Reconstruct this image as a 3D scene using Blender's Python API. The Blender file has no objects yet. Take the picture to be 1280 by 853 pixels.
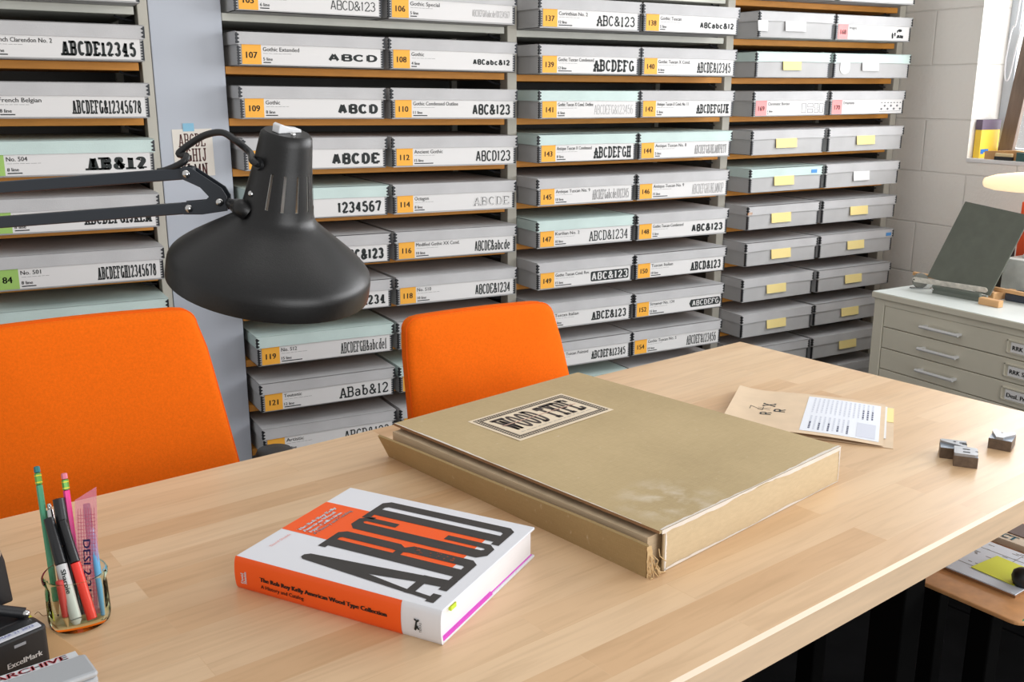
import bpy, bmesh, math, random
from mathutils import Vector, Matrix, Euler
random.seed(7)
S = bpy.context.scene
COL = S.collection
EYE = 1.42                      # eye height above the floor; heights below are given relative to it with zz()
def zz(z): return EYE + z
R = math.radians
PI = math.pi

# ------------------------------------------------------------------ camera, sky, light, exposure
cam = bpy.data.cameras.new('camera'); cam.sensor_width = 36.0
cam.lens = 1226.0 / 1280.0 * 36.0
cam_o = bpy.data.objects.new('camera', cam); COL.objects.link(cam_o)
cam_o.location = (0, 0, EYE)
cam_o.rotation_euler = (R(90 - 14.45), 0, R(-29.5))
cam.clip_start = 0.05
S.camera = cam_o
S.view_settings.view_transform = 'Standard'
S.view_settings.look = 'None'
S.view_settings.gamma = 1.0
S.view_settings.use_curve_mapping = False
S.view_settings.exposure = 0.0
world = bpy.data.worlds.new('daylight'); S.world = world; world.use_nodes = True
bg = world.node_tree.nodes['Background']
bg.inputs[0].default_value = (1.0, 0.985, 0.97, 1); bg.inputs[1].default_value = 0.66
def area(name, loc, target, sx, sy, power, color=(1, 1, 1)):
    l = bpy.data.lights.new(name, 'AREA'); l.shape = 'RECTANGLE'; l.size = sx; l.size_y = sy
    l.energy = power; l.color = color
    o = bpy.data.objects.new(name, l); COL.objects.link(o); o.location = loc
    d = Vector(target) - Vector(loc)
    o.rotation_euler = d.to_track_quat('-Z', 'Y').to_euler()
    return o
area('window_daylight', (3.95, 0.9, zz(0.45)), (0.5, 0.9, zz(-0.35)), 4.4, 1.5, 145, (0.97, 0.98, 1.0))
area('ceiling_fluorescent', (1.2, 0.9, 3.05), (1.2, 1.1, 0), 2.4, 0.6, 8, (1.0, 0.98, 0.95))
area('added_front_fill', (1.9, -3.0, zz(-0.1)), (2.1, 2.8, zz(-0.35)), 3.6, 2.2, 92, (0.98, 0.99, 1.0))  # added fill for upright faces from behind the camera; no known window

# ------------------------------------------------------------------ materials
MATS = {}
def srgb(r, g, b):
    f = lambda c: (c / 255 / 12.92) if c / 255 <= 0.04045 else ((c / 255 + 0.055) / 1.055) ** 2.4
    return (f(r), f(g), f(b), 1)
def mat(name, rgb, rough=0.6, metal=0.0, var=0.0, scale=30, bump=0.0, bscale=200, spec=0.5, emit=None, stretch=(1, 1, 1), coat=0.0):
    if name in MATS: return MATS[name]
    m = bpy.data.materials.new(name); m.use_nodes = True
    nt = m.node_tree; p = nt.nodes['Principled BSDF']
    c = srgb(*rgb)
    p.inputs['Base Color'].default_value = c
    p.inputs['Roughness'].default_value = rough; p.inputs['Metallic'].default_value = metal
    p.inputs['Specular IOR Level'].default_value = spec
    p.inputs['Coat Weight'].default_value = coat
    if var or bump:
        tc = nt.nodes.new('ShaderNodeTexCoord'); mp = nt.nodes.new('ShaderNodeMapping')
        mp.inputs['Scale'].default_value = stretch
        nt.links.new(tc.outputs['Object'], mp.inputs['Vector'])
    if var:
        n = nt.nodes.new('ShaderNodeTexNoise'); n.inputs['Scale'].default_value = scale; n.inputs['Detail'].default_value = 5
        r = nt.nodes.new('ShaderNodeValToRGB')
        r.color_ramp.elements[0].position = 0.3; r.color_ramp.elements[1].position = 0.7
        r.color_ramp.elements[0].color = tuple(max(0, x * (1 - var)) for x in c[:3]) + (1,)
        r.color_ramp.elements[1].color = tuple(min(1, x * (1 + var)) for x in c[:3]) + (1,)
        nt.links.new(mp.outputs[0], n.inputs['Vector']); nt.links.new(n.outputs['Fac'], r.inputs['Fac'])
        nt.links.new(r.outputs['Color'], p.inputs['Base Color'])
    if bump:
        n2 = nt.nodes.new('ShaderNodeTexNoise'); n2.inputs['Scale'].default_value = bscale; n2.inputs['Detail'].default_value = 3
        b = nt.nodes.new('ShaderNodeBump'); b.inputs['Strength'].default_value = bump; b.inputs['Distance'].default_value = 0.002
        nt.links.new(mp.outputs[0], n2.inputs['Vector']); nt.links.new(n2.outputs['Fac'], b.inputs['Height'])
        nt.links.new(b.outputs['Normal'], p.inputs['Normal'])
    if emit:
        p.inputs['Emission Color'].default_value = srgb(*emit[0]); p.inputs['Emission Strength'].default_value = emit[1]
    MATS[name] = m
    return m
M = dict(
    box=mat('grey_board', (192, 192, 193), 0.75, var=0.07, scale=9, bump=0.15, bscale=300),
    boxs=mat('grey_board_body', (182, 182, 182), 0.75, var=0.06, scale=9, bump=0.15, bscale=300),
    mint=mat('mint_board', (200, 219, 215), 0.75, var=0.06, scale=9, bump=0.15, bscale=300),
    stay=mat('black_metal_edge', (38, 40, 44), 0.4, metal=0.4),
    label=mat('white_label', (226, 225, 224), 0.6),
    orange_label=mat('orange_label', (250, 180, 62), 0.6),
    pink_label=mat('pink_label', (248, 150, 150), 0.6),
    green_label=mat('green_label', (160, 200, 105), 0.6),
    ink=mat('black_ink', (36, 42, 42), 0.7),
    inkgrey=mat('grey_ink', (150, 150, 150), 0.7),
    inklight=mat('pale_ink', (178, 180, 180), 0.7),
    tag=mat('yellow_tag', (243, 222, 150), 0.7), tagedge=mat('ochre_tag_edge', (212, 160, 70), 0.7),
    wtag=mat('white_tag', (226, 226, 226), 0.7),
    blue_tape=mat('blue_tape', (80, 150, 215), 0.6), ltape=mat('light_blue_tape', (140, 195, 222), 0.6),
    post=mat('beige_steel', (188, 184, 172), 0.5, var=0.04, scale=6),
    panel=mat('blue_grey_steel', (186, 192, 202), 0.5, var=0.02, scale=5),
    rackback=mat('rack_back', (95, 95, 92), 0.7),
    shelf_o=mat('orange_fibreboard', (205, 138, 52), 0.6, var=0.08, scale=15, stretch=(1, 8, 8)),
    shelf_w=mat('enamel_shelf', (205, 205, 195), 0.5, var=0.05, scale=12),
    fabric=mat('orange_fabric', (238, 106, 14), 0.95, var=0.07, scale=260, bump=0.35, bscale=900, spec=0.15),
    piping=mat('orange_piping', (226, 92, 10), 0.9, spec=0.2),
    black=mat('black_plastic', (30, 31, 33), 0.42, var=0.1, scale=40, bump=0.05, bscale=500),
    lampblack=mat('lamp_black', (15, 15, 16), 0.38, var=0.25, scale=300, bump=0.06, bscale=700),
    armblack=mat('arm_black', (42, 48, 56), 0.38),
    chrome=mat('chrome', (205, 205, 205), 0.18, metal=1.0),
    lampinner=mat('lamp_inner_white', (215, 215, 210), 0.5),
    white=mat('white_plastic', (225, 226, 228), 0.45),
    cabinet=mat('putty_steel', (206, 201, 184), 0.45, var=0.03, scale=5),
    cabtop=mat('pale_worktop', (214, 220, 216), 0.4, var=0.03, scale=10),
    alu=mat('aluminium', (214, 214, 214), 0.4, metal=0.2),
    dark=mat('dark_gap', (32, 32, 30), 0.8),
)
def wood_table():
    m = bpy.data.materials.new('maple_butcher_block'); m.use_nodes = True
    nt = m.node_tree; p = nt.nodes['Principled BSDF']; L = nt.links.new
    tc = nt.nodes.new('ShaderNodeTexCoord')
    br = nt.nodes.new('ShaderNodeTexBrick')
    br.inputs['Scale'].default_value = 1.0; br.offset = 0.37; br.offset_frequency = 2; br.squash = 1.0
    br.inputs['Color1'].default_value = (0, 0, 0, 1); br.inputs['Color2'].default_value = (1, 1, 1, 1)
    br.inputs['Mortar'].default_value = (0.35, 0.35, 0.35, 1)
    br.inputs['Mortar Size'].default_value = 0.0004; br.inputs['Mortar Smooth'].default_value = 0.3; br.inputs['Bias'].default_value = 0.0
    br.inputs['Brick Width'].default_value = 0.52; br.inputs['Row Height'].default_value = 0.052
    L(tc.outputs['Object'], br.inputs['Vector'])
    mp = nt.nodes.new('ShaderNodeMapping'); mp.inputs['Scale'].default_value = (2.6, 34, 34); L(tc.outputs['Object'], mp.inputs['Vector'])
    add = nt.nodes.new('ShaderNodeVectorMath'); add.operation = 'ADD'
    sc = nt.nodes.new('ShaderNodeVectorMath'); sc.operation = 'SCALE'; sc.inputs['Scale'].default_value = 31.0
    L(br.outputs['Color'], sc.inputs[0]); L(mp.outputs[0], add.inputs[0]); L(sc.outputs[0], add.inputs[1])
    n = nt.nodes.new('ShaderNodeTexNoise'); n.inputs['Scale'].default_value = 1.6; n.inputs['Detail'].default_value = 7; n.inputs['Distortion'].default_value = 1.2
    L(add.outputs[0], n.inputs['Vector'])
    n3 = nt.nodes.new('ShaderNodeTexNoise'); n3.inputs['Scale'].default_value = 2.3; n3.inputs['Detail'].default_value = 4
    mp3 = nt.nodes.new('ShaderNodeMapping'); mp3.inputs['Scale'].default_value = (1, 3, 3); L(tc.outputs['Object'], mp3.inputs['Vector']); L(mp3.outputs[0], n3.inputs['Vector'])
    r1 = nt.nodes.new('ShaderNodeValToRGB')
    r1.color_ramp.elements[0].color = srgb(213, 175, 133); r1.color_ramp.elements[1].color = srgb(229, 199, 162)
    L(br.outputs['Color'], r1.inputs['Fac'])
    r2 = nt.nodes.new('ShaderNodeValToRGB')
    r2.color_ramp.elements[0].position = 0.25; r2.color_ramp.elements[0].color = (0.66, 0.60, 0.53, 1)
    r2.color_ramp.elements[1].position = 0.55; r2.color_ramp.elements[1].color = (1, 1, 1, 1)
    L(n.outputs['Fac'], r2.inputs['Fac'])
    mx = nt.nodes.new('ShaderNodeMix'); mx.data_type = 'RGBA'; mx.blend_type = 'MULTIPLY'; mx.inputs[0].default_value = 0.42
    L(r1.outputs['Color'], mx.inputs[6]); L(r2.outputs['Color'], mx.inputs[7])
    r3 = nt.nodes.new('ShaderNodeValToRGB')
    r3.color_ramp.elements[0].position = 0.3; r3.color_ramp.elements[0].color = (0.84, 0.79, 0.73, 1)
    r3.color_ramp.elements[1].position = 0.6; r3.color_ramp.elements[1].color = (1, 1, 1, 1)
    L(n3.outputs['Fac'], r3.inputs['Fac'])
    mx2 = nt.nodes.new('ShaderNodeMix'); mx2.data_type = 'RGBA'; mx2.blend_type = 'MULTIPLY'; mx2.inputs[0].default_value = 0.6
    L(mx.outputs[2], mx2.inputs[6]); L(r3.outputs['Color'], mx2.inputs[7])
    L(mx2.outputs[2], p.inputs['Base Color'])
    p.inputs['Roughness'].default_value = 0.36; p.inputs['Specular IOR Level'].default_value = 0.5
    return m
M['table'] = wood_table()
M['table_edge'] = mat('maple_edge', (214, 186, 154), 0.5, var=0.08, scale=8, stretch=(1, 12, 12))
M['arris'] = mat('maple_arris', (228, 208, 184), 0.5)  # bevel highlight put into a paler wood colour

# ------------------------------------------------------------------ mesh helpers
class MB:
    def __init__(s): s.v = []; s.f = []; s.mi = []
    def add(s, vs, fs, mi=0):
        o = len(s.v); s.v += [tuple(v) for v in vs]
        for f in fs: s.f.append([i + o for i in f]); s.mi.append(mi)
        return s
    def box(s, a, b, mi=0, mtx=None):
        x0, y0, z0 = a; x1, y1, z1 = b
        vs = [(x0, y0, z0), (x1, y0, z0), (x1, y1, z0), (x0, y1, z0), (x0, y0, z1), (x1, y0, z1), (x1, y1, z1), (x0, y1, z1)]
        if mtx is not None: vs = [mtx @ Vector(v) for v in vs]
        return s.add(vs, [(0, 3, 2, 1), (4, 5, 6, 7), (0, 1, 5, 4), (1, 2, 6, 5), (2, 3, 7, 6), (3, 0, 4, 7)], mi)
    def prism(s, poly, z0, z1, mtx=None, mi=0, sidemi=None):
        n = len(poly)
        vs = [(p[0], p[1], z0) for p in poly] + [(p[0], p[1], z1) for p in poly]
        if mtx is not None: vs = [mtx @ Vector(v) for v in vs]
        o = len(s.v); s.v += [tuple(v) for v in vs]
        s.f.append([o + i for i in range(n)][::-1]); s.mi.append(mi)
        s.f.append([o + n + i for i in range(n)]); s.mi.append(mi)
        for i in range(n):
            j = (i + 1) % n
            s.f.append([o + i, o + j, o + n + j, o + n + i]); s.mi.append(mi if sidemi is None else sidemi)
        return s
    def tube(s, pts, r, n=10, mi=0, cap=True):
        pts = [Vector(p) for p in pts]; m = len(pts)
        rs = r if isinstance(r, (list, tuple)) else [r] * m
        t0 = (pts[1] - pts[0]).normalized()
        up = Vector((0, 0, 1)) if abs(t0.z) < 0.9 else Vector((1, 0, 0))
        nrm = t0.cross(up).normalized(); o = len(s.v)
        for i, p in enumerate(pts):
            t = (pts[min(i + 1, m - 1)] - pts[max(i - 1, 0)]).normalized()
            nrm = (nrm - t * nrm.dot(t)).normalized(); b = t.cross(nrm)
            for k in range(n):
                a = 2 * PI * k / n
                s.v.append(tuple(p + (nrm * math.cos(a) + b * math.sin(a)) * rs[i]))
        for i in range(m - 1):
            for k in range(n):
                k2 = (k + 1) % n
                s.f.append([o + i * n + k, o + i * n + k2, o + (i + 1) * n + k2, o + (i + 1) * n + k]); s.mi.append(mi)
        if cap:
            s.f.append([o + k for k in range(n)][::-1]); s.mi.append(mi)
            s.f.append([o + (m - 1) * n + k for k in range(n)]); s.mi.append(mi)
        return s
    def lathe(s, prof, n=32, mtx=None, mi=0, skip=None, cap0=False, cap1=False):
        o = len(s.v); m = len(prof)
        for (r, z) in prof:
            for k in range(n):
                a = 2 * PI * k / n; v = Vector((r * math.cos(a), r * math.sin(a), z))
                s.v.append(tuple(mtx @ v if mtx is not None else v))
        for i in range(m - 1):
            for k in range(n):
                if skip and skip(i, k): continue
                k2 = (k + 1) % n
                s.f.append([o + i * n + k, o + i * n + k2, o + (i + 1) * n + k2, o + (i + 1) * n + k]); s.mi.append(mi)
        if cap0: s.f.append([o + k for k in range(n)][::-1]); s.mi.append(mi)
        if cap1: s.f.append([o + (m - 1) * n + k for k in range(n)]); s.mi.append(mi)
        return s
    def sphere(s, c, r, sc=(1, 1, 1), n=16, mi=0):
        prof = [(max(1e-5, r * math.sin(PI * i / n)), -r * math.cos(PI * i / n)) for i in range(n + 1)]
        return s.lathe(prof, n * 2, Matrix.Translation(c) @ Matrix.Diagonal((*sc, 1)), mi)
    def mesh(s, name, mats, smooth=False, bevel=0, fix=True):
        me = bpy.data.meshes.new(name)
        me.from_pydata(s.v, [], s.f)
        mats = mats if isinstance(mats, (list, tuple)) else [mats]
        for m in mats: me.materials.append(m)
        me.polygons.foreach_set('material_index', s.mi)
        if fix:
            bm = bmesh.new(); bm.from_mesh(me)
            bmesh.ops.recalc_face_normals(bm, faces=bm.faces)
            bm.to_mesh(me); bm.free()
        if smooth:
            for p in me.polygons: p.use_smooth = True
            try: me.set_sharp_from_angle(angle=R(smooth if smooth is not True else 40))
            except Exception: pass
        me.update()
        return me
def obj(name, me, parent=None, loc=None, rot=None, label=None, bevel=0, segs=2):
    o = bpy.data.objects.new(name, me); COL.objects.link(o)
    if parent: o.parent = parent
    if loc is not None: o.location = loc
    if rot is not None: o.rotation_euler = rot
    if label: o['label'] = label
    if bevel:
        b = o.modifiers.new('bevel', 'BEVEL'); b.width = bevel; b.segments = segs; b.limit_method = 'ANGLE'; b.angle_limit = R(35)
        b.harden_normals = False
    return o
def build(mb, name, mats, parent=None, smooth=False, bevel=0, label=None, segs=2, fix=True):
    return obj(name, mb.mesh(name, mats, smooth, fix=fix), parent, label=label, bevel=bevel, segs=segs)
def thing(name, label, cat, loc=(0, 0, 0), rotz=0, group=None, rot=None):
    o = bpy.data.objects.new(name, None); COL.objects.link(o); o.location = loc
    o.rotation_euler = rot if rot is not None else (0, 0, rotz)
    o.empty_display_size = 0.05
    return tag(o, label, cat, group)
def tag(o, label, cat, group=None):
    o['label'] = label; o['category'] = cat
    if group: o['group'] = group
    return o
def struct(o): o['kind'] = 'structure'; return o
def frame(origin, ex, ey):      # matrix mapping local xy(z) to world
    ex = Vector(ex).normalized(); ey = Vector(ey); ey = (ey - ex * ey.dot(ex)).normalized(); ez = ex.cross(ey)
    return Matrix(((ex.x, ey.x, ez.x, origin[0]), (ex.y, ey.y, ez.y, origin[1]), (ex.z, ey.z, ez.z, origin[2]), (0, 0, 0, 1)))
def rrect(x0, y0, x1, y1, r, n=5):
    out = []
    for cx, cy, a0 in ((x1 - r, y1 - r, 0), (x0 + r, y1 - r, 90), (x0 + r, y0 + r, 180), (x1 - r, y0 + r, 270)):
        for i in range(n + 1):
            a = R(a0 + 90 * i / n); out.append((cx + r * math.cos(a), cy + r * math.sin(a)))
    return out
# small lettering from the built-in font
FONT = {}
def font2d(txt):
    if txt in FONT: return FONT[txt]
    c = bpy.data.curves.new('lettering', 'FONT'); c.body = txt; c.size = 1.0; c.resolution_u = 2; c.fill_mode = 'FRONT'
    o = bpy.data.objects.new('lettering', c)
    me = o.to_mesh()
    vs = [(v.co.x, v.co.y) for v in me.vertices]; fs = [list(p.vertices) for p in me.polygons]
    o.to_mesh_clear(); bpy.data.objects.remove(o); bpy.data.curves.remove(c)
    xs = [v[0] for v in vs] or [0, 1]
    FONT[txt] = (vs, fs, min(xs), max(xs)); return FONT[txt]
def put_text(mb, txt, x, y, h, mtx, align='l', width=None, mi=0, z=0.0, fat=0):
    """h = cap height; width squeezes the line to that width; fat repeats the outline sideways to embolden it"""
    vs, fs, x0, x1 = font2d(txt)
    s = h / 0.70; sx = s if width is None else width / (x1 - x0)
    w = (x1 - x0) * sx
    ox = x - {'l': 0, 'r': w, 'c': w / 2}[align]
    for k in ((0,) if not fat else (-fat, 0, fat)):
        mb.add([mtx @ Vector((ox + k + (v[0] - x0) * sx, y + v[1] * s, z)) for v in vs], fs, mi)
    return w
# wood-type lettering: stroke skeletons with heavy stems, thin bars and slab serifs
def arc(cx, cy, rx, ry, a0, a1, n=8):
    return [(cx + rx * math.cos(R(a0 + (a1 - a0) * i / n)), cy + ry * math.sin(R(a0 + (a1 - a0) * i / n))) for i in range(n + 1)]
def bowl(x0, y1, y0, xr):
    rx = min(0.5 * (y1 - y0), (xr - x0) * 0.6); cy = (y1 + y0) / 2
    return [(x0, y1)] + arc(xr - rx, cy, rx, (y1 - y0) / 2, 90, -90, 8) + [(x0, y0)]
O_ = arc(.5, .5, .5, .5, 90, 450, 20)
GL = {
 'A': ([[(0.02, 0), (.46, 1)], [(.54, 1), (.98, 0)], [(.2, .3), (.8, .3)]], [(.02, 0), (.98, 0)]),
 'B': ([[(.1, 0), (.1, 1)], bowl(.1, 1, .53, .95), bowl(.1, .53, 0, 1)], [(.1, 0), (.1, 1)]),
 'C': ([arc(.52, .5, .52, .5, 40, 320, 16)], []),
 'D': ([[(.1, 0), (.1, 1)], bowl(.1, 1, 0, 1)], [(.1, 0), (.1, 1)]),
 'E': ([[(.1, 0), (.1, 1)], [(.1, 1), (1, 1)], [(.1, .52), (.75, .52)], [(.1, 0), (1, 0)], [(1, 1), (1, .78)], [(1, 0), (1, .22)]], [(.1, 0), (.1, 1)]),
 'F': ([[(.1, 0), (.1, 1)], [(.1, 1), (1, 1)], [(.1, .52), (.75, .52)], [(1, 1), (1, .78)]], [(.1, 0), (.1, 1)]),
 'G': ([arc(.5, .5, .5, .5, 40, 360, 18) , [(.62, .45), (1, .45)], [(1, .45), (1, 0)]], []),
 'H': ([[(.1, 0), (.1, 1)], [(.9, 0), (.9, 1)], [(.1, .5), (.9, .5)]], [(.1, 0), (.1, 1), (.9, 0), (.9, 1)]),
 'I': ([[(.5, 0), (.5, 1)]], [(.5, 0), (.5, 1)]),
 'J': ([[(.75, 1), (.75, .3)] + arc(.4, .3, .35, .3, 0, -180, 8)], [(.75, 1)]),
 'K': ([[(.1, 0), (.1, 1)], [(.1, .38), (.9, 1)], [(.4, .6), (.95, 0)]], [(.1, 0), (.1, 1), (.9, 1), (.95, 0)]),
 'L': ([[(.1, 0), (.1, 1)], [(.1, 0), (1, 0)], [(1, 0), (1, .25)]], [(.1, 0), (.1, 1)]),
 'M': ([[(.05, 0), (.05, 1)], [(.95, 0), (.95, 1)], [(.05, 1), (.5, .1)], [(.5, .1), (.95, 1)]], [(.05, 0), (.95, 0)]),
 'N': ([[(.1, 0), (.1, 1)], [(.9, 0), (.9, 1)], [(.1, 1), (.9, 0)]], [(.1, 0), (.9, 1)]),
 'O': ([O_], []),
 'P': ([[(.1, 0), (.1, 1)], bowl(.1, 1, .45, 1)], [(.1, 0), (.1, 1)]),
 'Q': ([O_, [(.6, .25), (1, -.05)]], []),
 'R': ([[(.1, 0), (.1, 1)], bowl(.1, 1, .5, .95), [(.5, .5), (.95, 0)]], [(.1, 0), (.1, 1), (.95, 0)]),
 'S': ([arc(.5, .75, .45, .25, 20, 270, 10) + arc(.5, .25, .48, .25, 90, -160, 10)], []),
 'T': ([[(.5, 0), (.5, 1)], [(0, 1), (1, 1)], [(0, 1), (0, .78)], [(1, 1), (1, .78)]], [(.5, 0)]),
 'U': ([[(.1, 1), (.1, .3)] + arc(.5, .3, .4, .3, 180, 360, 10) + [(.9, 1)]], [(.1, 1), (.9, 1)]),
 'W': ([[(0, 1), (.27, 0)], [(.27, 0), (.5, .9)], [(.5, .9), (.73, 0)], [(.73, 0), (1, 1)]], [(0, 1), (.5, 1), (1, 1)]),
 'X': ([[(0.05, 0), (.95, 1)], [(.05, 1), (.95, 0)]], [(.05, 0), (.95, 1), (.05, 1), (.95, 0)]),
 'Y': ([[(.5, 0), (.5, .45)], [(.05, 1), (.5, .45)], [(.95, 1), (.5, .45)]], [(.5, 0), (.05, 1), (.95, 1)]),
 'Z': ([[(.05, 1), (.95, 1)], [(.95, 1), (.05, 0)], [(.05, 0), (.95, 0)]], []),
 '0': ([O_], []),
 '1': ([[(.5, 0), (.5, 1)], [(.5, 1), (.2, .8)]], [(.5, 0)]),
 '2': ([arc(.5, .72, .45, .28, 170, -30, 10) + [(.05, 0)], [(.05, 0), (1, 0)], [(1, 0), (1, .15)]], []),
 '3': ([arc(.48, .76, .42, .24, 160, -90, 9), arc(.48, .27, .48, .27, 90, -160, 10)], []),
 '4': ([[(.7, 0), (.7, 1)], [(.7, 1), (0, .3)], [(0, .3), (1, .3)]], [(.7, 0)]),
 '5': ([[(.9, 1), (.15, 1)], [(.15, 1), (.12, .55)], arc(.48, .32, .5, .32, 130, -160, 11)], []),
 '6': ([arc(.55, .5, .5, .5, 60, 180, 8) , arc(.5, .3, .45, .3, 0, 360, 14)], []),
 '7': ([[(0, 1), (1, 1)], [(1, 1), (.4, 0)], [(0, 1), (0, .82)]], []),
 '8': ([arc(.5, .76, .4, .24, 0, 360, 14), arc(.5, .27, .48, .27, 0, 360, 14)], []),
 '&': ([[(1, 0), (.22, .68)] + arc(.42, .78, .24, .22, 200, -20, 9) + [(.3, .45)] + arc(.4, .24, .38, .24, 130, 330, 9) + [(.95, .5)]], []),
 'a': ([arc(.45, .48, .4, .2, 160, 0, 7) + [(.85, 0)], arc(.45, .2, .4, .2, 0, 360, 12)], []),
 'b': ([[(.12, 0), (.12, 1)], arc(.5, .33, .42, .33, 0, 360, 14)], [(.12, 1)]),
 'c': ([arc(.5, .33, .46, .33, 45, 315, 12)], []),
 'd': ([[(.88, 0), (.88, 1)], arc(.5, .33, .42, .33, 0, 360, 14)], [(.88, 1)]),
 'e': ([[(.05, .35), (.92, .35)], arc(.5, .33, .45, .33, 0, 315, 14)], []),
 'f': ([[(.4, 0), (.4, .8)] + arc(.65, .8, .25, .2, 180, 60, 5), [(.1, .62), (.8, .62)]], [(.4, 0)]),
 'i': ([[(.5, 0), (.5, .66)]], []), 'g': ([O_], []),
}
NARROW = {'I': .55, '1': .6, 'i': .5, '&': 1.15, 'M': 1.2, 'W': 1.35, 'f': .7, 'J': .85}
def ribbon(mb, pts, wv, wh, mtx, z, mi):
    n = len(pts)
    closed = n > 3 and (Vector(pts[0]) - Vector(pts[-1])).length < 1e-6
    L = []
    for i in range(n):
        a = Vector(pts[i - 1]) if i > 0 else (Vector(pts[-2]) if closed else None)
        b = Vector(pts[i]); c = Vector(pts[i + 1]) if i < n - 1 else (Vector(pts[1]) if closed else None)
        d1 = (b - a).normalized() if a is not None and (b - a).length > 1e-9 else None
        d2 = (c - b).normalized() if c is not None and (c - b).length > 1e-9 else None
        d = ((d1 or d2) + (d2 or d1))
        d = d.normalized() if d.length > 1e-6 else (d1 or d2)
        nn = Vector((-d.y, d.x)); t = abs(d.y)
        w = (wh + (wv - wh) * t * t) / 2
        if d1 and d2: w = w / max(0.6, nn.dot(Vector((-d1.y, d1.x))))
        L.append((b + nn * w, b - nn * w))
    vs = []; fs = []
    for l, r in L: vs += [mtx @ Vector((l.x, l.y, z)), mtx @ Vector((r.x, r.y, z))]
    for i in range(n - 1): fs.append((2 * i, 2 * i + 1, 2 * i + 3, 2 * i + 2))
    mb.add(vs, fs, mi)
def wood_type(mb, txt, x0, x1, y0, y1, mtx, style='slab', weight=.26, thin=.12, gap=.16, mi=0, z=0.0):
    """set a line of display type filling the rectangle"""
    H = y1 - y0
    ws = [(NARROW.get(c, 1.0) if c != ' ' else .5) for c in txt]
    unit = (x1 - x0) / (sum(ws) + gap * (len(txt) - 1))
    x = x0
    for c, w in zip(txt, ws):
        cw = w * unit
        if c in GL:
            lines, ser = GL[c]
            wv = weight * unit; wh = min(thin * H, wv * 0.9)
            sx = lambda u: x + wv / 2 + u * (cw - wv)
            sy = lambda v: y0 + wh / 2 + v * (H - wh)
            for ln in lines: ribbon(mb, [(sx(u), sy(v)) for u, v in ln], wv, wh, mtx, z, mi)
            if style != 'sans':
                for (u, v) in ser:
                    hl = wv * (.95 if style == 'slab' else .85); hh = wh * .55 if style == 'slab' else wh * .8
                    cy = sy(v); cx_ = sx(u)
                    mb.add([mtx @ Vector((cx_ - hl, cy - hh, z)), mtx @ Vector((cx_ + hl, cy - hh, z)), mtx @ Vector((cx_ + hl, cy + hh, z)), mtx @ Vector((cx_ - hl, cy + hh, z))], [(0, 1, 2, 3)], mi)
                    if style == 'tuscan':
                        sgn = 1 if v < .5 else -1; my = y0 + H * .5
                        mb.add([mtx @ Vector((cx_ - hl * .8, my, z)), mtx @ Vector((cx_, my - hh * 1.2, z)), mtx @ Vector((cx_ + hl * .8, my, z)), mtx @ Vector((cx_, my + hh * 1.2, z))], [(0, 1, 2, 3)], mi)
        x += cw + gap * unit

# ------------------------------------------------------------------ room shell
WX = 3.470
mb = MB().box((-2.5, -1.5, -0.02), (3.9, 3.7, 0)); struct(build(mb, 'floor', mat('black_floor', (7, 7, 8), 0.9, var=0.3, scale=6, spec=.05)))
mb = MB().box((-2.5, 3.34, 0), (WX, 3.46, 2.7)); struct(build(mb, 'wall_back', mat('grey_wall', (150, 148, 142), 0.8)))
def block_wall():
    m = bpy.data.materials.new('painted_block_wall'); m.use_nodes = True
    nt = m.node_tree; p = nt.nodes['Principled BSDF']; L = nt.links.new
    tc = nt.nodes.new('ShaderNodeTexCoord'); sp = nt.nodes.new('ShaderNodeSeparateXYZ'); cb = nt.nodes.new('ShaderNodeCombineXYZ')
    L(tc.outputs['Object'], sp.inputs[0])
    a1 = nt.nodes.new('ShaderNodeMath'); a1.operation = 'ADD'; a1.inputs[1].default_value = -(2.512 - 0.0) + 20 * 0.42
    a2 = nt.nodes.new('ShaderNodeMath'); a2.operation = 'ADD'; a2.inputs[1].default_value = -(zz(0.089)) + 10 * 0.2095 + 0.0
    L(sp.outputs['Y'], a1.inputs[0]); L(sp.outputs['Z'], a2.inputs[0])
    L(a1.outputs[0], cb.inputs[0]); L(a2.outputs[0], cb.inputs[1])
    br = nt.nodes.new('ShaderNodeTexBrick'); br.inputs['Scale'].default_value = 1
    br.inputs['Brick Width'].default_value = 0.42; br.inputs['Row Height'].default_value = 0.2095
    br.inputs['Mortar Size'].default_value = 0.0045; br.inputs['Mortar Smooth'].default_value = 0.6
    br.inputs['Color1'].default_value = srgb(232, 228, 221); br.inputs['Color2'].default_value = srgb(234, 230, 223); br.inputs['Mortar'].default_value = srgb(222, 218, 211)
    L(cb.outputs[0], br.inputs['Vector']); L(br.outputs['Color'], p.inputs['Base Color'])
    n = nt.nodes.new('ShaderNodeTexNoise'); n.inputs['Scale'].default_value = 90; n.inputs['Detail'].default_value = 4
    L(tc.outputs['Object'], n.inputs['Vector'])
    ma = nt.nodes.new('ShaderNodeMath'); ma.operation = 'MULTIPLY_ADD'; ma.inputs[1].default_value = -1.6
    L(br.outputs['Fac'], ma.inputs[0]); L(n.outputs['Fac'], ma.inputs[2])
    b = nt.nodes.new('ShaderNodeBump'); b.inputs['Strength'].default_value = 0.5; b.inputs['Distance'].default_value = 0.004
    L(ma.outputs[0], b.inputs['Height']); L(b.outputs['Normal'], p.inputs['Normal'])
    p.inputs['Roughness'].default_value = 0.6
    return m
WY1, WY0, WZ0, WZ1 = 2.516, -1.0, zz(-0.268), zz(1.15)
D_ = WX + 0.30
mb = MB()
mb.box((WX, WY1, 0), (D_, 3.46, 2.7)); mb.box((WX, -1.5, 0), (D_, WY1, WZ0)); mb.box((WX, -1.5, WZ1), (D_, WY1, 2.7)); mb.box((WX, -1.5, WZ0), (D_, WY0, WZ1))
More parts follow.
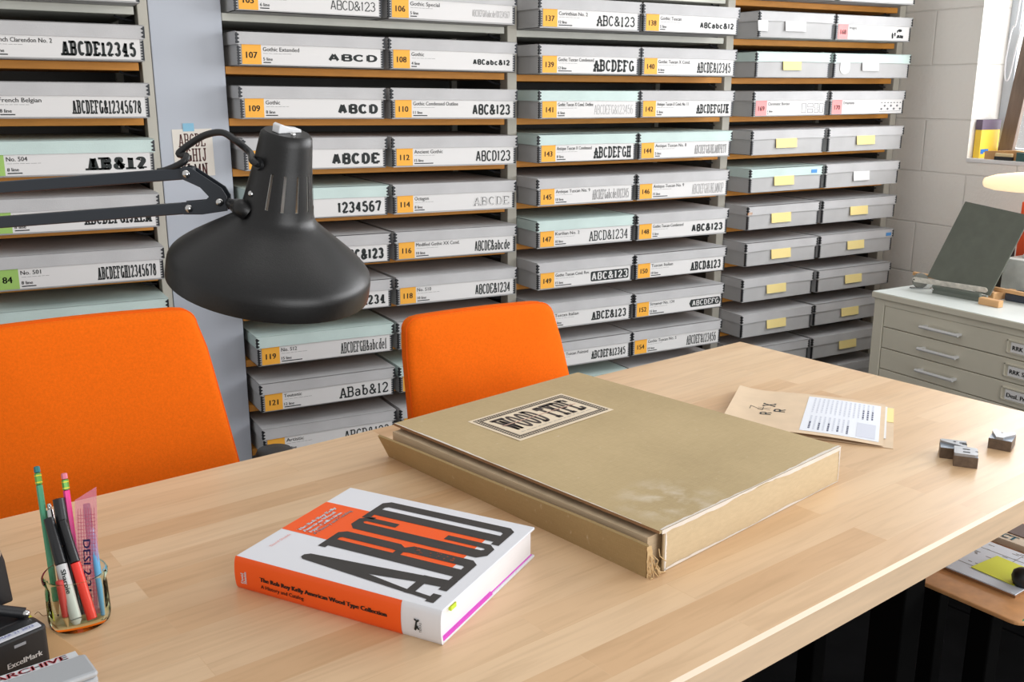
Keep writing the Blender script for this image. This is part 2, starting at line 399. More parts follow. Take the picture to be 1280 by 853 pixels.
struct(build(mb, 'wall_right', block_wall()))
# window: frame, mullions and thin panes
FX = WX + 0.165
mb = MB()
for (a, b) in (((FX, WY1 - .045, WZ0 + .0), (FX + .05, WY1, WZ1)), ((FX, WY0, WZ0), (FX + .05, WY0 + .045, WZ1)), ((FX, WY0, WZ0), (FX + .05, WY1, WZ0 + .04)), ((FX, WY0, WZ1 - .04), (FX + .05, WY1, WZ1)), ((FX + .005, 1.3, WZ0), (FX + .045, 1.34, WZ1)), ((FX + .005, .1, WZ0), (FX + .045, .14, WZ1))):
    mb.box(a, b)
win = struct(build(mb, 'window_1', mat('window_frame_grey', (196, 202, 208), 0.4), bevel=0.003))
g = bpy.data.materials.new('window_glass'); g.use_nodes = True
nt = g.node_tree; nt.nodes.remove(nt.nodes['Principled BSDF']); out = nt.nodes['Material Output']
tr = nt.nodes.new('ShaderNodeBsdfTransparent'); gl = nt.nodes.new('ShaderNodeBsdfGlossy'); gl.inputs['Roughness'].default_value = 0.02
mxs = nt.nodes.new('ShaderNodeMixShader'); mxs.inputs[0].default_value = 0.06
nt.links.new(tr.outputs[0], mxs.inputs[1]); nt.links.new(gl.outputs[0], mxs.inputs[2]); nt.links.new(mxs.outputs[0], out.inputs[0])
for (y0, y1) in ((WY0 + .045, .1), (.14, 1.3), (1.34, WY1 - .045)):
    build(MB().box((FX + .02, y0, WZ0 + .04), (FX + .026, y1, WZ1 - .04)), 'window_pane', g, win)
struct(build(MB().box((WX - .004, WY0, WZ0 - .012), (FX, WY1, WZ0 + .004)), 'trim_1', mat('sill_paint', (222, 222, 222), 0.4), bevel=0.003))

# ------------------------------------------------------------------ shelving racks
def rack(label, xl, xr, x0, ztop0, slope, pitch, rows, white_rows, left_post=False, pw=.034):
    t = thing('shelving_rack', label, 'shelving', (xl, 2.868, 0))
    W = xr - xl; H = zz(0.62)
    def post(x):       # L-shaped upright: front flange and side flange
        m = MB(); m.box((x - pw, 0, 0), (x, .004, H)); m.box((x - pw, .004, 0), (x - pw + .004, .05, H)); return m
    build(post(W), 'post', M['post'], t, bevel=.001)
    if left_post: build(MB().box((0, 0, 0), (.034, .004, H)).box((.030, .004, 0), (.034, .05, H)), 'post', M['post'], t)
    build(MB().box((W - .034, .41, 0), (W, .43, H)), 'post', M['post'], t)
    build(MB().box((W - .0135, .05, 0), (W - .0115, .41, H)), 'side_panel', M['rackback'], t)
    build(MB().box((0.002, .432, 0.02), (W - .002, .436, H)), 'back_panel', M['rackback'], t)
    for k in rows:
        zt = lambda X: zz(ztop0 - pitch * k + slope * (X - x0))
        a, b = xl + .002, xr - pw - .008
        th = .021
        m = MB(); vs = [(a - xl, .006, zt(a) - th), (b - xl, .006, zt(b) - th), (b - xl, .425, zt(b) - th), (a - xl, .425, zt(a) - th), (a - xl, .006, zt(a)), (b - xl, .006, zt(b)), (b - xl, .425, zt(b)), (a - xl, .425, zt(a))]
        m.add(vs, [(0, 3, 2, 1), (4, 5, 6, 7), (0, 1, 5, 4), (1, 2, 6, 5), (2, 3, 7, 6), (3, 0, 4, 7)])
        sh = build(m, 'shelf', M['shelf_w'] if k in white_rows else M['shelf_o'], t, bevel=.0015)
        c = MB(); xb = b - xl - .035; zb = zt(b) - th
        c.tube([(xb - .012, .03, zb - .001), (xb, .028, zb - .008), (xb + .018, .03, zb - .012), (xb + .034, .034, zb - .014)], .003, 6)
        build(c, 'shelf_clip', M['stay'], sh, smooth=True)
    return t
rack('steel shelving rack at the far left behind the lamp arm', -.42, .508, .476, .2105, -.010, .1435, range(0, 9), (0,), pw=.0255)
rack('steel shelving rack holding boxes 105 to 124, behind the lamp shade', .702, 1.640, .714, .2025, -.0136, .1425, range(0, 10), (0,))
rack('steel shelving rack holding boxes 137 to 156, right of the second chair', 1.640, 2.556, 1.64, .1825, -.0045, .1388, range(-1, 10), (0, -1))
rack('steel shelving rack against the block wall, boxes with blank yellow tags', 2.556, 3.466, 2.53, .176, .002, .1385, range(-1, 11), ())
tag(build(MB().box((.5095, 2.866, 0), (.7015, 2.874, zz(.62))), 'filler_panel', M['panel'], bevel=.002), 'tall blue-grey steel panel between the first two racks', 'panel')

# ------------------------------------------------------------------ archival boxes
BH, LH, BD = .090, .035, .40
MESH = {}
def mesh_body(w):
    k = ('body', w)
    if k not in MESH:
        m = MB(); t = .002; h = BH - .004
        m.box((0, 0, 0), (w, BD, t)); m.box((0, 0, 0), (w, t, h)); m.box((0, BD - t, 0), (w, BD, h)); m.box((0, 0, 0), (t, BD, h)); m.box((w - t, 0, 0), (w, BD, h))
        MESH[k] = m.mesh('box_body', M['boxs'])
    return MESH[k]
def mesh_lid(w, mint):
    k = ('lid', w, mint)
    if k not in MESH:
        m = MB(); o = .004; z0, z1 = BH - LH, BH; t = .0022
        # top sheet with a very slight crown, and four skirts whose front edge bows
        n = 8; vs = []; fs = []
        for j in range(2):
            for i in range(n + 1):
                u = i / n; x = -o + (w + 2 * o) * u
                vs.append((x, -o + j * (BD + 2 * o), z1))
        for i in range(n): fs.append((i, i + 1, n + 2 + i, n + 1 + i))
        m.add(vs, fs)
        m.box((-o, -o, z1 - t), (w + o, BD + o, z1 - .0001))
        def skirt(p0, p1, thick):
            vs = []; fs = []
            for i in range(n + 1):
                u = i / n; x = p0[0] + (p1[0] - p0[0]) * u; y = p0[1] + (p1[1] - p0[1]) * u
                sag = .0014 * math.sin(PI * u)
                for (dx, dy) in ((0, 0), thick): vs += [(x + dx, y + dy, z1), (x + dx, y + dy, z0 + sag)]
            for i in range(n):
                b = 4 * i; fs += [(b, b + 4, b + 5, b + 1), (b + 2, b + 3, b + 7, b + 6), (b + 1, b + 5, b + 7, b + 3)]
            m.add(vs, fs)
        skirt((-o, -o), (w + o, -o), (0, t)); skirt((-o, BD + o), (w + o, BD + o), (0, -t))
        skirt((-o, -o), (-o, BD + o), (t, 0)); skirt((w + o, -o), (w + o, BD + o), (-t, 0))
        MESH[k] = m.mesh('box_lid', M['mint'] if mint else M['box'])
    return MESH[k]
def mesh_stay(h, side, off, pitch):
    """toothed metal strip folded round a front corner"""
    k = ('stay', h, side, off)
    if k not in MESH:
        m = MB(); n = max(3, int(h / pitch)); p = h / n
        f = (lambda x, y, z: (x, y, z)) if side == 'l' else (lambda x, y, z: (-x, y, z))
        e = .0006
        pts = []
        for i in range(n):
            z = i * p
            pts += [(.0035, z), (.0085, z + p * .3), (.0085, z + p * .5), (.0035, z + p * .8)]
        pts += [(.0035, h)]
        for i in range(len(pts) - 1):
            (a, z0), (b, z1) = pts[i], pts[i + 1]
            m.add([f(-e, -e, z0), f(a, -e, z0), f(b, -e, z1), f(-e, -e, z1)], [(0, 1, 2, 3)])
            m.add([f(-e, -e, z0), f(-e, a, z0), f(-e, b, z1), f(-e, -e, z1)], [(0, 1, 2, 3)])
        MESH[k] = m.mesh('corner_stay', M['stay'], fix=False)
    return MESH[k]
def archival_box(x, y, z, w, slope, label, mint=False, card=None, tags=(), tape=None, group='archival boxes on the racks', rz=None, torn=False):
    rz = random.uniform(-.006, .006) if rz is None else rz
    t = thing('archival_box', label, 'box', (x, y, z + .0004), rot=(0, -slope, rz), group=group)
    obj('body', mesh_body(w), t)
    b = t.children[0]
    ld = obj('lid', mesh_lid(w, mint), t, loc=(0, 0, random.uniform(0, .0015)))
    if mint: ld['label'] = 'mint green lid'
    for side in 'lr':
        obj('corner_stay', mesh_stay(BH - LH - .006, side, 0, .0062), t, loc=(0 if side == 'l' else w, 0, .003))
        obj('corner_stay', mesh_stay(LH - .006, side, 1, .0085), t, loc=(-.004 if side == 'l' else w + .004, -.004, BH - LH + .003))
    F = Matrix(((1, 0, 0, 0), (0, 0, -1, -.0012), (0, 1, 0, 0), (0, 0, 0, 1)))      # front face: x right, y up, z towards viewer
    if card:
        col, num, title, line, spec, style = card
        x0, x1, z0, z1 = .0105, w - .0095, .0045, BH - LH + .004
        c = build(MB().box((x0, -.0012, z0), (x1, -.0002, z1)), 'label_card', M['label'], t)
        xs = x0 + .053
        build(MB().box((x0, -.0016, z0), (xs, -.0012, z1)), 'number_patch', M[col], c)
        m = MB()
        q = MB()
        if num:
            put_text(q, num, (x0 + xs) / 2, z0 + .0165, .0165, F, 'c', z=.0008, fat=.0006); build(q, 'number_print', M['ink'], c, fix=False)
        if title: put_text(m, title, xs + .005, z1 - .0190, .0108, F, 'l', z=.0004, fat=.0002, width=min(.0068 * len(title), .150 if spec and spec[1] < .14 else .135))
        if line:
            put_text(m, str(line) + ' line', xs + .005, z0 + .0105, .0086, F, 'l', z=.0004, fat=.0003)
            q = MB().box((xs + .005, -.0016, z0 + .0042), (xs + .005 + .0042 * line, -.0012, z0 + .0070)); m.add(q.v, q.f)
        if m.v: build(m, 'small_print', M['ink'], c, fix=False)
        if title:
            q = MB()
            xx = xs + .006
            for k in range(6):
                ww = random.uniform(.007, .014); q.box((xx, -.0015, z1 - .0255), (xx + ww, -.0012, z1 - .0245)); xx += ww + .002
            build(q, 'fine_print', M['inkgrey'], c)
        if spec:
            txt, wd, hh, st, wt = spec
            m = MB(); xa = x1 - .010 - wd; xb = x1 - .010; zc = (z0 + BH - LH) / 2 - .001
            mats = [M['ink'], M['label']]
            if style == 'reversed':
                m.prism(rrect(xa - .004, zc - hh / 2 - .004, xb + .004, zc + hh / 2 + .004, .006), .0003, .0005, F)
                wood_type(m, txt, xa, xb, zc - hh / 2, zc + hh / 2, F, st, wt, mi=1, z=.0009)
            elif style == 'streamer':
                m.prism([(xa - .014, zc), (xa - .006, zc - hh / 2 - .004), (xb + .004, zc - hh / 2 - .004), (xb + .010, zc), (xb + .004, zc + hh / 2 + .004), (xa - .006, zc + hh / 2 + .004)], .0003, .0005, F)
                wood_type(m, txt, xa, xb, zc - hh / 2, zc + hh / 2, F, st, wt, mi=1, z=.0009)
            elif style == 'pale':
                mats = [M['inkgrey'], M['label']]
                wood_type(m, txt, xa, xb, zc - hh / 2, zc + hh / 2, F, st, wt, z=.0005)
            elif style == 'outline':
                wood_type(m, txt, xa, xb, zc - hh / 2, zc + hh / 2, F, st, wt, z=.0005)
                wood_type(m, txt, xa - .0009, xb - .0009, zc - hh / 2 + .0006, zc + hh / 2 + .0006, F, st, wt * .55, mi=1, z=.0009)
            else:
                wood_type(m, txt, xa, xb, zc - hh / 2, zc + hh / 2, F, st, wt * (1.2 if st == 'sans' else 1.12), thin=(.21 if st == 'sans' and wt > .2 else .15), gap=(.05 if st == 'sans' else .13), z=.0005)
            build(m, 'type_specimen', mats, c, fix=False)
        elif style == 'images':
            m = MB(); xa = x1 - .100; h0 = z0 + .006
            for (ax, ay, bx, by) in ((.0, .0, .012, .026), (.016, .008, .024, .024), (.03, .022, .076, .036), (.03, .002, .078, .014)):
                for k in range(9):
                    ux = ax + (bx - ax) * random.random() * .7; uy = ay + (by - ay) * random.random() * .5
                    m.box((xa + ux, -.0018, h0 + uy), (xa + min(bx, ux + random.uniform(.003, .012)), -.0012, h0 + min(by, uy + random.uniform(.003, .012))))
            build(m, 'printed_cuts', M['ink'], c)
        elif style == 'border':
            m = MB(); xa = x1 - .116; h0 = z0 + .007
            for (ax, ay, bx, by) in ((0, 0, .022, .034), (.03, .0, .058, .014), (.03, .02, .058, .034), (.064, .016, .086, .034), (.066, 0, .088, .012), (.092, .0, .112, .034)):
                for (p0, p1) in (((ax, ay), (bx, ay + .0016)), ((ax, by - .0016), (bx, by)), ((ax, ay), (ax + .0016, by)), ((bx - .0016, ay), (bx, by))):
                    m.box((xa + p0[0], -.0018, h0 + p0[1]), (xa + p1[0], -.0012, h0 + p1[1]))
            build(m, 'printed_borders', mat('border_ink', (105, 105, 108), .7), c)
        elif style == 'ornament':
            m = MB(); xa = x1 - .130; h0 = z0 + .006
            for k in range(7):
                cx_ = .012 + .018 * k; cy_ = .010 + .012 * (k % 2)
                m.prism([(xa + cx_ - .007, h0 + cy_), (xa + cx_, h0 + cy_ - .005), (xa + cx_ + .007, h0 + cy_), (xa + cx_, h0 + cy_ + .005)], .0003, .0006, F)
                m.prism([(xa + cx_ - .006, h0 + .032), (xa + cx_ + .006, h0 + .032), (xa + cx_, h0 + .037)], .0003, .0006, F)
            m.box((xa, -.0018, h0), (xa + .125, -.0012, h0 + .0016))
            build(m, 'printed_ornaments', mat('border_ink', (105, 105, 108), .7), c)
    for (tx, tw, th_, kind) in tags:
        zt = BH - LH + .003
        if kind == 'round':
            m = MB().prism([(tx, zt), (tx + tw, zt), (tx + tw, zt - th_ * .55)] + arc(tx + tw / 2, zt - th_ * .55, tw / 2, th_ * .45, 0, -180, 8)[1:], .0002, .0012, F)
            build(m, 'paper_tag', M['wtag'], t)
        else:
            m = MB()
            vs = [(tx, -.0045, zt), (tx + tw, -.0045, zt), (tx + tw, -.0085, zt - th_), (tx, -.0085, zt - th_), (tx, -.0035, zt), (tx + tw, -.0035, zt), (tx + tw, -.0075, zt - th_), (tx, -.0075, zt - th_)]
            m.add(vs, [(0, 3, 2, 1), (4, 5, 6, 7), (0, 1, 5, 4), (2, 3, 7, 6), (3, 0, 4, 7)], 0)
            m.add([(tx + tw, -.0045, zt), (tx + tw + .006, -.0005, zt), (tx + tw + .006, -.0005, zt - th_), (tx + tw, -.0085, zt - th_)], [(0, 1, 2, 3)], 1)
            build(m, 'paper_tag', [M['tag'], M['tagedge']] if kind == 'y' else [M['wtag'], M['wtag']], t, label='yellow paper tag tucked under the lid' if kind == 'y' else 'white paper tag tucked under the lid')
    if tape is not None:
        build(MB().box((tape, -.0052, BH - LH + .008), (tape + .030, -.0042, BH - LH + .021), mtx=None), 'tape_piece', M['blue_tape'], t, label='small piece of blue tape')
    if torn:
        m = MB()
        for k in range(5):
            xx = -.006 + k * .004
            m.add([(xx, -.006, BH - LH + .002), (xx + .005, -.0065, BH - LH + .004), (xx + .006, -.007, BH - LH + .014 + .004 * (k % 2)), (xx - .001, -.0068, BH - LH + .012)], [(0, 1, 2, 3)], k % 2)
        build(m, 'torn_corner', [mat('torn_board', (190, 140, 100), .9), mat('torn_paper', (225, 222, 218), .9)], t, fix=False)
    return t
def word(spec, mint):
    return ('mint-lidded' if mint else 'grey')
# first rack: only the right-hand box of each pair is in view
col1 = [
 (0, '', '', 0, ('ABCD', .10, .026, 'slab', .3), False, 'grey box cut by the top left corner, above the French Clarendon box'),
 (1, '82', 'French Clarendon No. 2', 8, ('ABCDE12345', .176, .036, 'slab', .36), False, 'grey box labelled Clarendon No. 2 with slab-serif ABCDE12345, upper left'),
 (2, '', 'French Belgian', 8, ('ABCDEFG&12345678', .166, .034, 'slab', .34), False, 'grey box with narrow ABCDEFG&12345678 lettering, second full box at left'),
 (3, '80', 'No. 504', 8, ('AB&12', .145, .032, 'slab', .44), True, 'mint-lidded box No. 504 with fat AB&12 behind the lamp arm'),
 (4, '', 'No. 515', 8, ('ABCDEFGIJKLM', .166, .026, 'slab', .30), False, 'grey box No. 515 crossed by the lower lamp arm'),
 (5, '84', 'No. 501', 8, ('ABCDEFGH12345678', .148, .034, 'slab', .34), False, 'grey box numbered 84, No. 501, above the left chair'),
 (6, '86', '', 8, ('ABCDE123', .14, .03, 'slab', .34), True, 'mint-lidded box directly behind the top of the left chair'),
]
for k, num, title, line, spec, mint, lab in col1:
    archival_box(.0545, 2.775, zz(.2105 - .1435 * k - .010 * (.0545 - .476)), .4195, -.010, lab, mint, ('green_label', num, title, line, spec, ''), rz=0)
# second rack
c2 = [
 (0, 'l', '105', 'Gothic Light', 6, ('ABCD&123', .135, .026, 'sans', .13), 0, '', 'thin sans ABCD&123 on its label, at the top edge'),
 (0, 'r', '106', 'Gothic Special', 5, ('ABCDEFGHIabcdefg1234567', .130, .020, 'sans', .2), 0, 'pale', 'tiny crowded pale letters on its label, top row'),
 (1, 'l', '107', 'Gothic Extended', 5, ('ABCD', .150, .020, 'sans', .24), 0, '', 'wide bold ABCD on its label'),
 (1, 'r', '108', 'Gothic', 4, ('ABCabc&12', .130, .017, 'sans', .3), 0, '', 'small bold ABCabc&12 on its label'),
 (2, 'l', '109', 'Gothic', 8, ('ABCD', .125, .028, 'sans', .30), 0, '', 'fat sans ABCD, left of box 110'),
 (2, 'r', '110', 'Gothic Condensed Outline', 11, ('ABC&123', .135, .033, 'sans', .27), 0, '', 'condensed ABC&123 on its label'),
 (3, 'l', '111', 'Gothic', 10, ('ABCDE', .150, .033, 'sans', .30), 0, '', 'heavy ABCDE, half hidden by the lamp neck'),
 (3, 'r', '112', 'Ancient Gothic', 15, ('ABCD123', .125, .034, 'sans', .22), 0, '', 'narrow ABCD123 on its label'),
 (4, 'l', '113', 'Gothic Chamfer', 10, ('1234567', .140, .034, 'sans', .28), 1, '', '1234567 on its label, right of the lamp vents'),
 (4, 'r', '114', 'Octagon', 8, ('ABCDE', .130, .028, 'slab', .2), 0, 'outline', 'shaded outline ABCDE on its label'),
 (5, 'l', '115', 'Gothic', 12, ('ABC&123', .135, .034, 'sans', .34), 0, '', 'fat &123 showing right of the lamp shade'),
 (5, 'r', '116', 'Modified Gothic XX Cond.', 10, ('ABCDE&abcde', .130, .034, 'sans', .26), 0, '', 'narrow ABCDE&abcde on its label'),
 (6, 'l', '117', 'No. 508', 10, ('ABCD1234', .150, .030, 'slab', .34), 0, '', 'only 234 showing beside the lamp rim'),
 (6, 'r', '118', 'No. 510', 10, ('ABCDE&1234', .130, .034, 'sans', .26), 0, '', 'condensed ABCDE&1234, above the second chair'),
 (7, 'l', '119', 'No. 512', 15, ('ABCDEFGH&abcdef', .150, .034, 'slab', .26), 1, '', 'ABCDEFGH&abcdef on its label, under the lamp shade'),
 (7, 'r', '120', 'No. 513', 10, ('ABCDE&12', .130, .030, 'slab', .26), 0, '', 'mostly hidden by the second chair, beside box 119'),
 (8, 'l', '121', 'Teutonic', 12, ('ABab&12', .160, .034, 'slab', .2), 0, '', 'thin slab-serif ABab&12 on its label'),
 (8, 'r', '122', 'Teutonic', 8, ('ABCD&12', .130, .030, 'slab', .26), 1, '', 'mostly hidden by the second chair, beside box 121'),
 (9, 'l', '123', 'Artistic', 10, ('ABCD&123', .150, .034, 'slab', .2), 0, '', 'ABCD&123 half hidden by the table edge'),
 (9, 'r', '124', 'Artistic', 8, ('ABCD&12', .130, .030, 'slab', .26), 0, '', 'mostly hidden by the second chair, beside box 123'),
]
for k, side, num, title, line, spec, mint, style, what in c2:
    x = .718 if side == 'l' else 1.162
    archival_box(x, 2.782 + random.uniform(-.004, .004), zz(.2025 - .1425 * k - .0136 * (x - .714)), .4225, -.0136,
                 '%s box numbered %s, %s' % (word(spec, mint), num, what), bool(mint), ('orange_label', num, title, line, spec, style))
c3 = [
 (0, 'l', '137', 'Corinthian No. 2', 12, ('ABC&123', .150, .032, 'tuscan', .2), 0, '', 'ornate spaced ABC&123 on its label'),
 (0, 'r', '138', 'Gothic Tuscan', 5, ('ABCabc&12', .150, .020, 'sans', .28), 0, '', 'small bold ABCabc&12 at the top'),
 (1, 'l', '139', 'Gothic Tuscan Condensed', 12, ('ABCDEFG', .160, .036, 'tuscan', .28), 0, '', 'bold condensed ABCDEFG on its label'),
 (1, 'r', '140', 'Gothic Tuscan X Cond.', 6, ('ABCDE&12345', .150, .034, 'tuscan', .28), 0, '', 'tall narrow ABCDE&12345 on its label'),
 (2, 'l', '141', 'Gothic Tuscan X Cond. Outline', 6, ('ABCDEFG&123456', .155, .030, 'tuscan', .12), 1, 'pale', 'faint outline letters on its label'),
 (2, 'r', '142', 'Antique Tuscan X Cond. No. 11', 5, ('ABCDEFGIJK', .145, .030, 'tuscan', .3), 0, '', 'narrow bold ABCDEFGIJK on its label'),
 (3, 'l', '143', 'Antique Tuscan X Condensed', 8, ('ABCDEFGH', .150, .036, 'tuscan', .28), 1, '', 'tall condensed ABCDEFGH on its label'),
 (3, 'r', '144', 'Antique Tuscan No. 8', 5, ('ABCDEFGHJKLMNPRTU', .145, .030, 'tuscan', .3), 1, 'pale', 'a dense grey line of letters, right of 143'),
 (4, 'l', '145', 'Antique Tuscan No. 9', 10, ('ABCDEFGabcdefg12345', .150, .032, 'tuscan', .3), 0, 'pale', 'a dense grey line of upper and lower case letters'),
 (4, 'r', '146', 'Antique Tuscan No. 9', 15, ('ABCDEFGHIJKLMNOP', .145, .034, 'tuscan', .2), 0, 'pale', 'thin grey ABCDEFGHIJKLMNOP on its label'),
 (5, 'l', '147', 'Kurilian No. 2', 10, ('ABCD&1234', .160, .034, 'slab', .2), 1, '', 'spiky ABCD&1234 on its label'),
 (5, 'r', '148', 'Gothic Tuscan Condensed', 5, ('ABC&123', .145, .028, 'sans', .30), 0, '', 'bold ABC&123, right of the mint-lidded 147'),
 (6, 'l', '149', 'Gothic Tuscan Cond. Rev.', 15, ('ABC&123', .150, .026, 'sans', .3), 0, 'reversed', 'white ABC&123 reversed on a black block'),
 (6, 'r', '150', 'Tuscan Italian', 10, ('ABCD&123', .140, .032, 'slab', .34), 0, '', 'fat spurred ABCD&123 on its label'),
 (7, 'l', '151', 'Tuscan Italian', 8, ('ABCE&123', .145, .030, 'slab', .30), 0, '', 'ABCE&123, at the right shoulder of the second chair'),
 (7, 'r', '152', 'Streamer No. 134', 15, ('ABCDEFG', .125, .020, 'sans', .26), 0, 'streamer', 'white letters on a black streamer'),
 (8, 'l', '153', 'Gothic Tuscan Pointed', 8, ('ABCDEF&12345', .145, .028, 'tuscan', .30), 0, '', 'narrow ABCDEF&12345, beside the second chair'),
 (8, 'r', '154', 'Gothic Tuscan No. 5', 10, ('ABCDEF&123456', .140, .034, 'tuscan', .24), 0, '', 'narrow ABCDEF&123456, lowest labelled box of its rack'),
 (9, 'l', '155', 'Gothic Tuscan', 8, ('ABCD&12', .140, .030, 'slab', .26), 1, '', 'only its lid showing above the portfolio'),
 (9, 'r', '156', 'Gothic Tuscan', 8, ('ABCD&12', .140, .030, 'slab', .26), 0, '', 'only its lid showing behind the table corner'),
]
for k, side, num, title, line, spec, mint, style, what in c3:
    x = 1.620 if side == 'l' else 2.044
    if side == 'l': x = 1.6465; w = .383
    else: w = .406
    archival_box(x, 2.738 + random.uniform(-.004, .004), zz(.1825 - .1388 * k - .0045 * (x - 1.64)), w, -.0045,
                 '%s box numbered %s, %s' % (word(spec, mint), num, what), bool(mint), ('orange_label', num, title, line, spec, style))
Y, Wt = 'y', 'w'
c4 = {
 (-1, 'l'): (0, None, (), None, 'grey box at the top edge of the picture, left of a pink-labelled one'),
 (-1, 'r'): (0, ('pink_label', '', '', 0, ('ABCDEFG', .12, .014, 'slab', .3), 'pale'), (), None, 'pink-and-white labelled box cut by the top edge, next to the wall'),
 (0, 'l'): (0, None, ((.024, .045, .036, Wt), (.155, .1, .034, Wt)), None, 'grey box with two white paper tags, beside box 138'),
 (0, 'r'): (0, ('pink_label', '168', 'Images', 0, None, 'images'), (), None, 'grey box labelled Images with a pink number patch'),
 (1, 'l'): (1, None, ((.16, .09, .031, Y),), None, 'mint-lidded box with a yellow tag, beside box 140'),
 (1, 'r'): (1, None, ((.03, .052, .044, 'round'), (.145, .09, .031, Wt)), None, 'mint-lidded box with two white tags, one round-ended'),
 (2, 'l'): (0, ('pink_label', '169', 'Chromatic Border', 1, None, 'border'), (), None, 'grey box labelled Chromatic Border with a pink number patch'),
 (2, 'r'): (0, ('pink_label', '170', 'Ornaments', 0, None, 'ornament'), (), None, 'grey box labelled Ornaments with a pink number patch'),
 (3, 'l'): (0, None, ((.150, .105, .034, Y),), None, 'grey box with yellow tag beside box 144, left of its pair'),
 (3, 'r'): (0, None, ((.150, .10, .034, Y),), None, 'grey box with yellow tag, right under the Ornaments box'),
 (4, 'l'): (1, None, ((.150, .10, .034, Y),), .345, 'mint-lidded box with blue tape on the lid and a yellow tag'),
 (4, 'r'): (0, None, ((.150, .09, .036, Wt),), None, 'grey box with one white tag, right of the taped mint lid'),
 (5, 'l'): (0, None, ((.150, .10, .036, Y),), None, 'grey box with a torn lid corner and yellow tag, beside box 148'),
 (5, 'r'): (0, None, ((.150, .10, .034, Y),), None, 'grey box with yellow tag, right of the torn-cornered box'),
 (6, 'l'): (0, None, ((.160, .10, .036, Y),), None, 'grey box with yellow tag beside box 150, under the torn-cornered one'),
 (6, 'r'): (0, None, ((.150, .095, .034, Y),), .372, 'grey-lidded box with blue tape at its lid corner near the wall'),
 (7, 'l'): (0, None, ((.155, .10, .034, Y),), None, 'grey box with yellow tag, beside streamer box 152'),
 (7, 'r'): (0, None, ((.150, .095, .034, Y),), None, 'grey box with yellow tag, under the box with blue tape by the wall'),
 (8, 'l'): (0, None, ((.160, .10, .034, Y),), None, 'grey box with yellow tag beside box 154, above the table corner'),
 (8, 'r'): (0, None, ((.150, .10, .034, Y),), None, 'grey box with yellow tag level with the top of the flat file cabinet'),
 (9, 'l'): (0, None, (), None, 'grey box partly hidden behind the far table corner'),
 (9, 'r'): (0, None, ((.150, .10, .034, Y),), None, 'lowest yellow-tagged grey box, left of the flat file cabinet'),
 (10, 'l'): (0, None, (), None, 'grey box in the lowest row, behind the table edge'),
 (10, 'r'): (0, None, (), None, 'shadowed grey lid below the lowest yellow-tagged box'),
}
for (k, side), (mint, card, tags, tape, lab) in c4.items():
    x = 2.566 if side == 'l' else 2.955
    w = .364 if side == 'l' else .412
    if side == 'l': tags = tuple((a - .035, b, c, d) for a, b, c, d in tags)
    if side == 'l' and tape: tape -= .04
    archival_box(x, 2.752 + random.uniform(-.004, .004), zz(.176 - .1385 * k + .002 * (x - 2.53)), w, .002, lab, bool(mint), card, tags, tape, torn=(k, side) == (5, 'l'))

# specimen sheet taped to the panel
t = thing('specimen_sheet', 'cream type specimen sheet taped to the grey panel behind the lamp cord', 'poster', (.545, 2.8655, zz(-.240)), rot=(0, R(-.5), 0))
F = Matrix(((1, 0, 0, 0), (0, 0, -1, -.001), (0, 1, 0, 0), (0, 0, 0, 1)))
build(MB().box((0, -.001, 0), (.108, 0, .130)), 'sheet', mat('cream_paper', (232, 226, 216), .8), t)
m = MB()
for i, tx in enumerate(('ABCDE', 'FGHIJ', 'KLMN')):
    wood_type(m, tx, .016, .016 + (.072 if i < 2 else .072), .118 - .041 * i - .036, .118 - .041 * i, F, 'slab', .25, z=.0004)
build(m, 'type_specimen', mat('maroon_ink', (88, 50, 48), .8), t, fix=False)
build(MB().box((.030, -.002, .124), (.060, -.001, .146)), 'tape_piece', M['ltape'], t, label='pale blue masking tape')

# ------------------------------------------------------------------ flat file cabinet
ct = thing('flat_file_cabinet', 'putty-coloured steel flat file cabinet against the block wall', 'cabinet', (2.672, 1.06, 0))
DX, DY, TZ = .79, 1.166, zz(-.685)
build(MB().box((.012, 0.0, .05), (DX, DY, TZ)), 'carcass', M['cabinet'], ct, bevel=.002)
build(MB().box((0, DY - .040, .05), (.03, DY, TZ)).box((0, 0, .05), (.03, .04, TZ)).box((0, .04, TZ - .022), (.03, DY - .04, TZ)), 'front_frame', M['cabinet'], ct, bevel=.002)
build(MB().box((-.008, -.01, TZ), (DX + .0, DY + .008, TZ + .020)), 'worktop', M['cabinet'], ct, bevel=.002)
build(MB().box((-.006, -.008, TZ + .020), (DX - .002, DY + .006, TZ + .0215)), 'worktop_surface', M['cabtop'], ct, label='pale grey-white worktop surface')
build(MB().box((.04, .03, 0), (DX - .03, DY - .03, .05)), 'plinth', M['dark'], ct)
zt = zz(-.7074)
names = ('RRK Spec', 'RRK Spec', 'DesL Print', '', '', '', '', '')
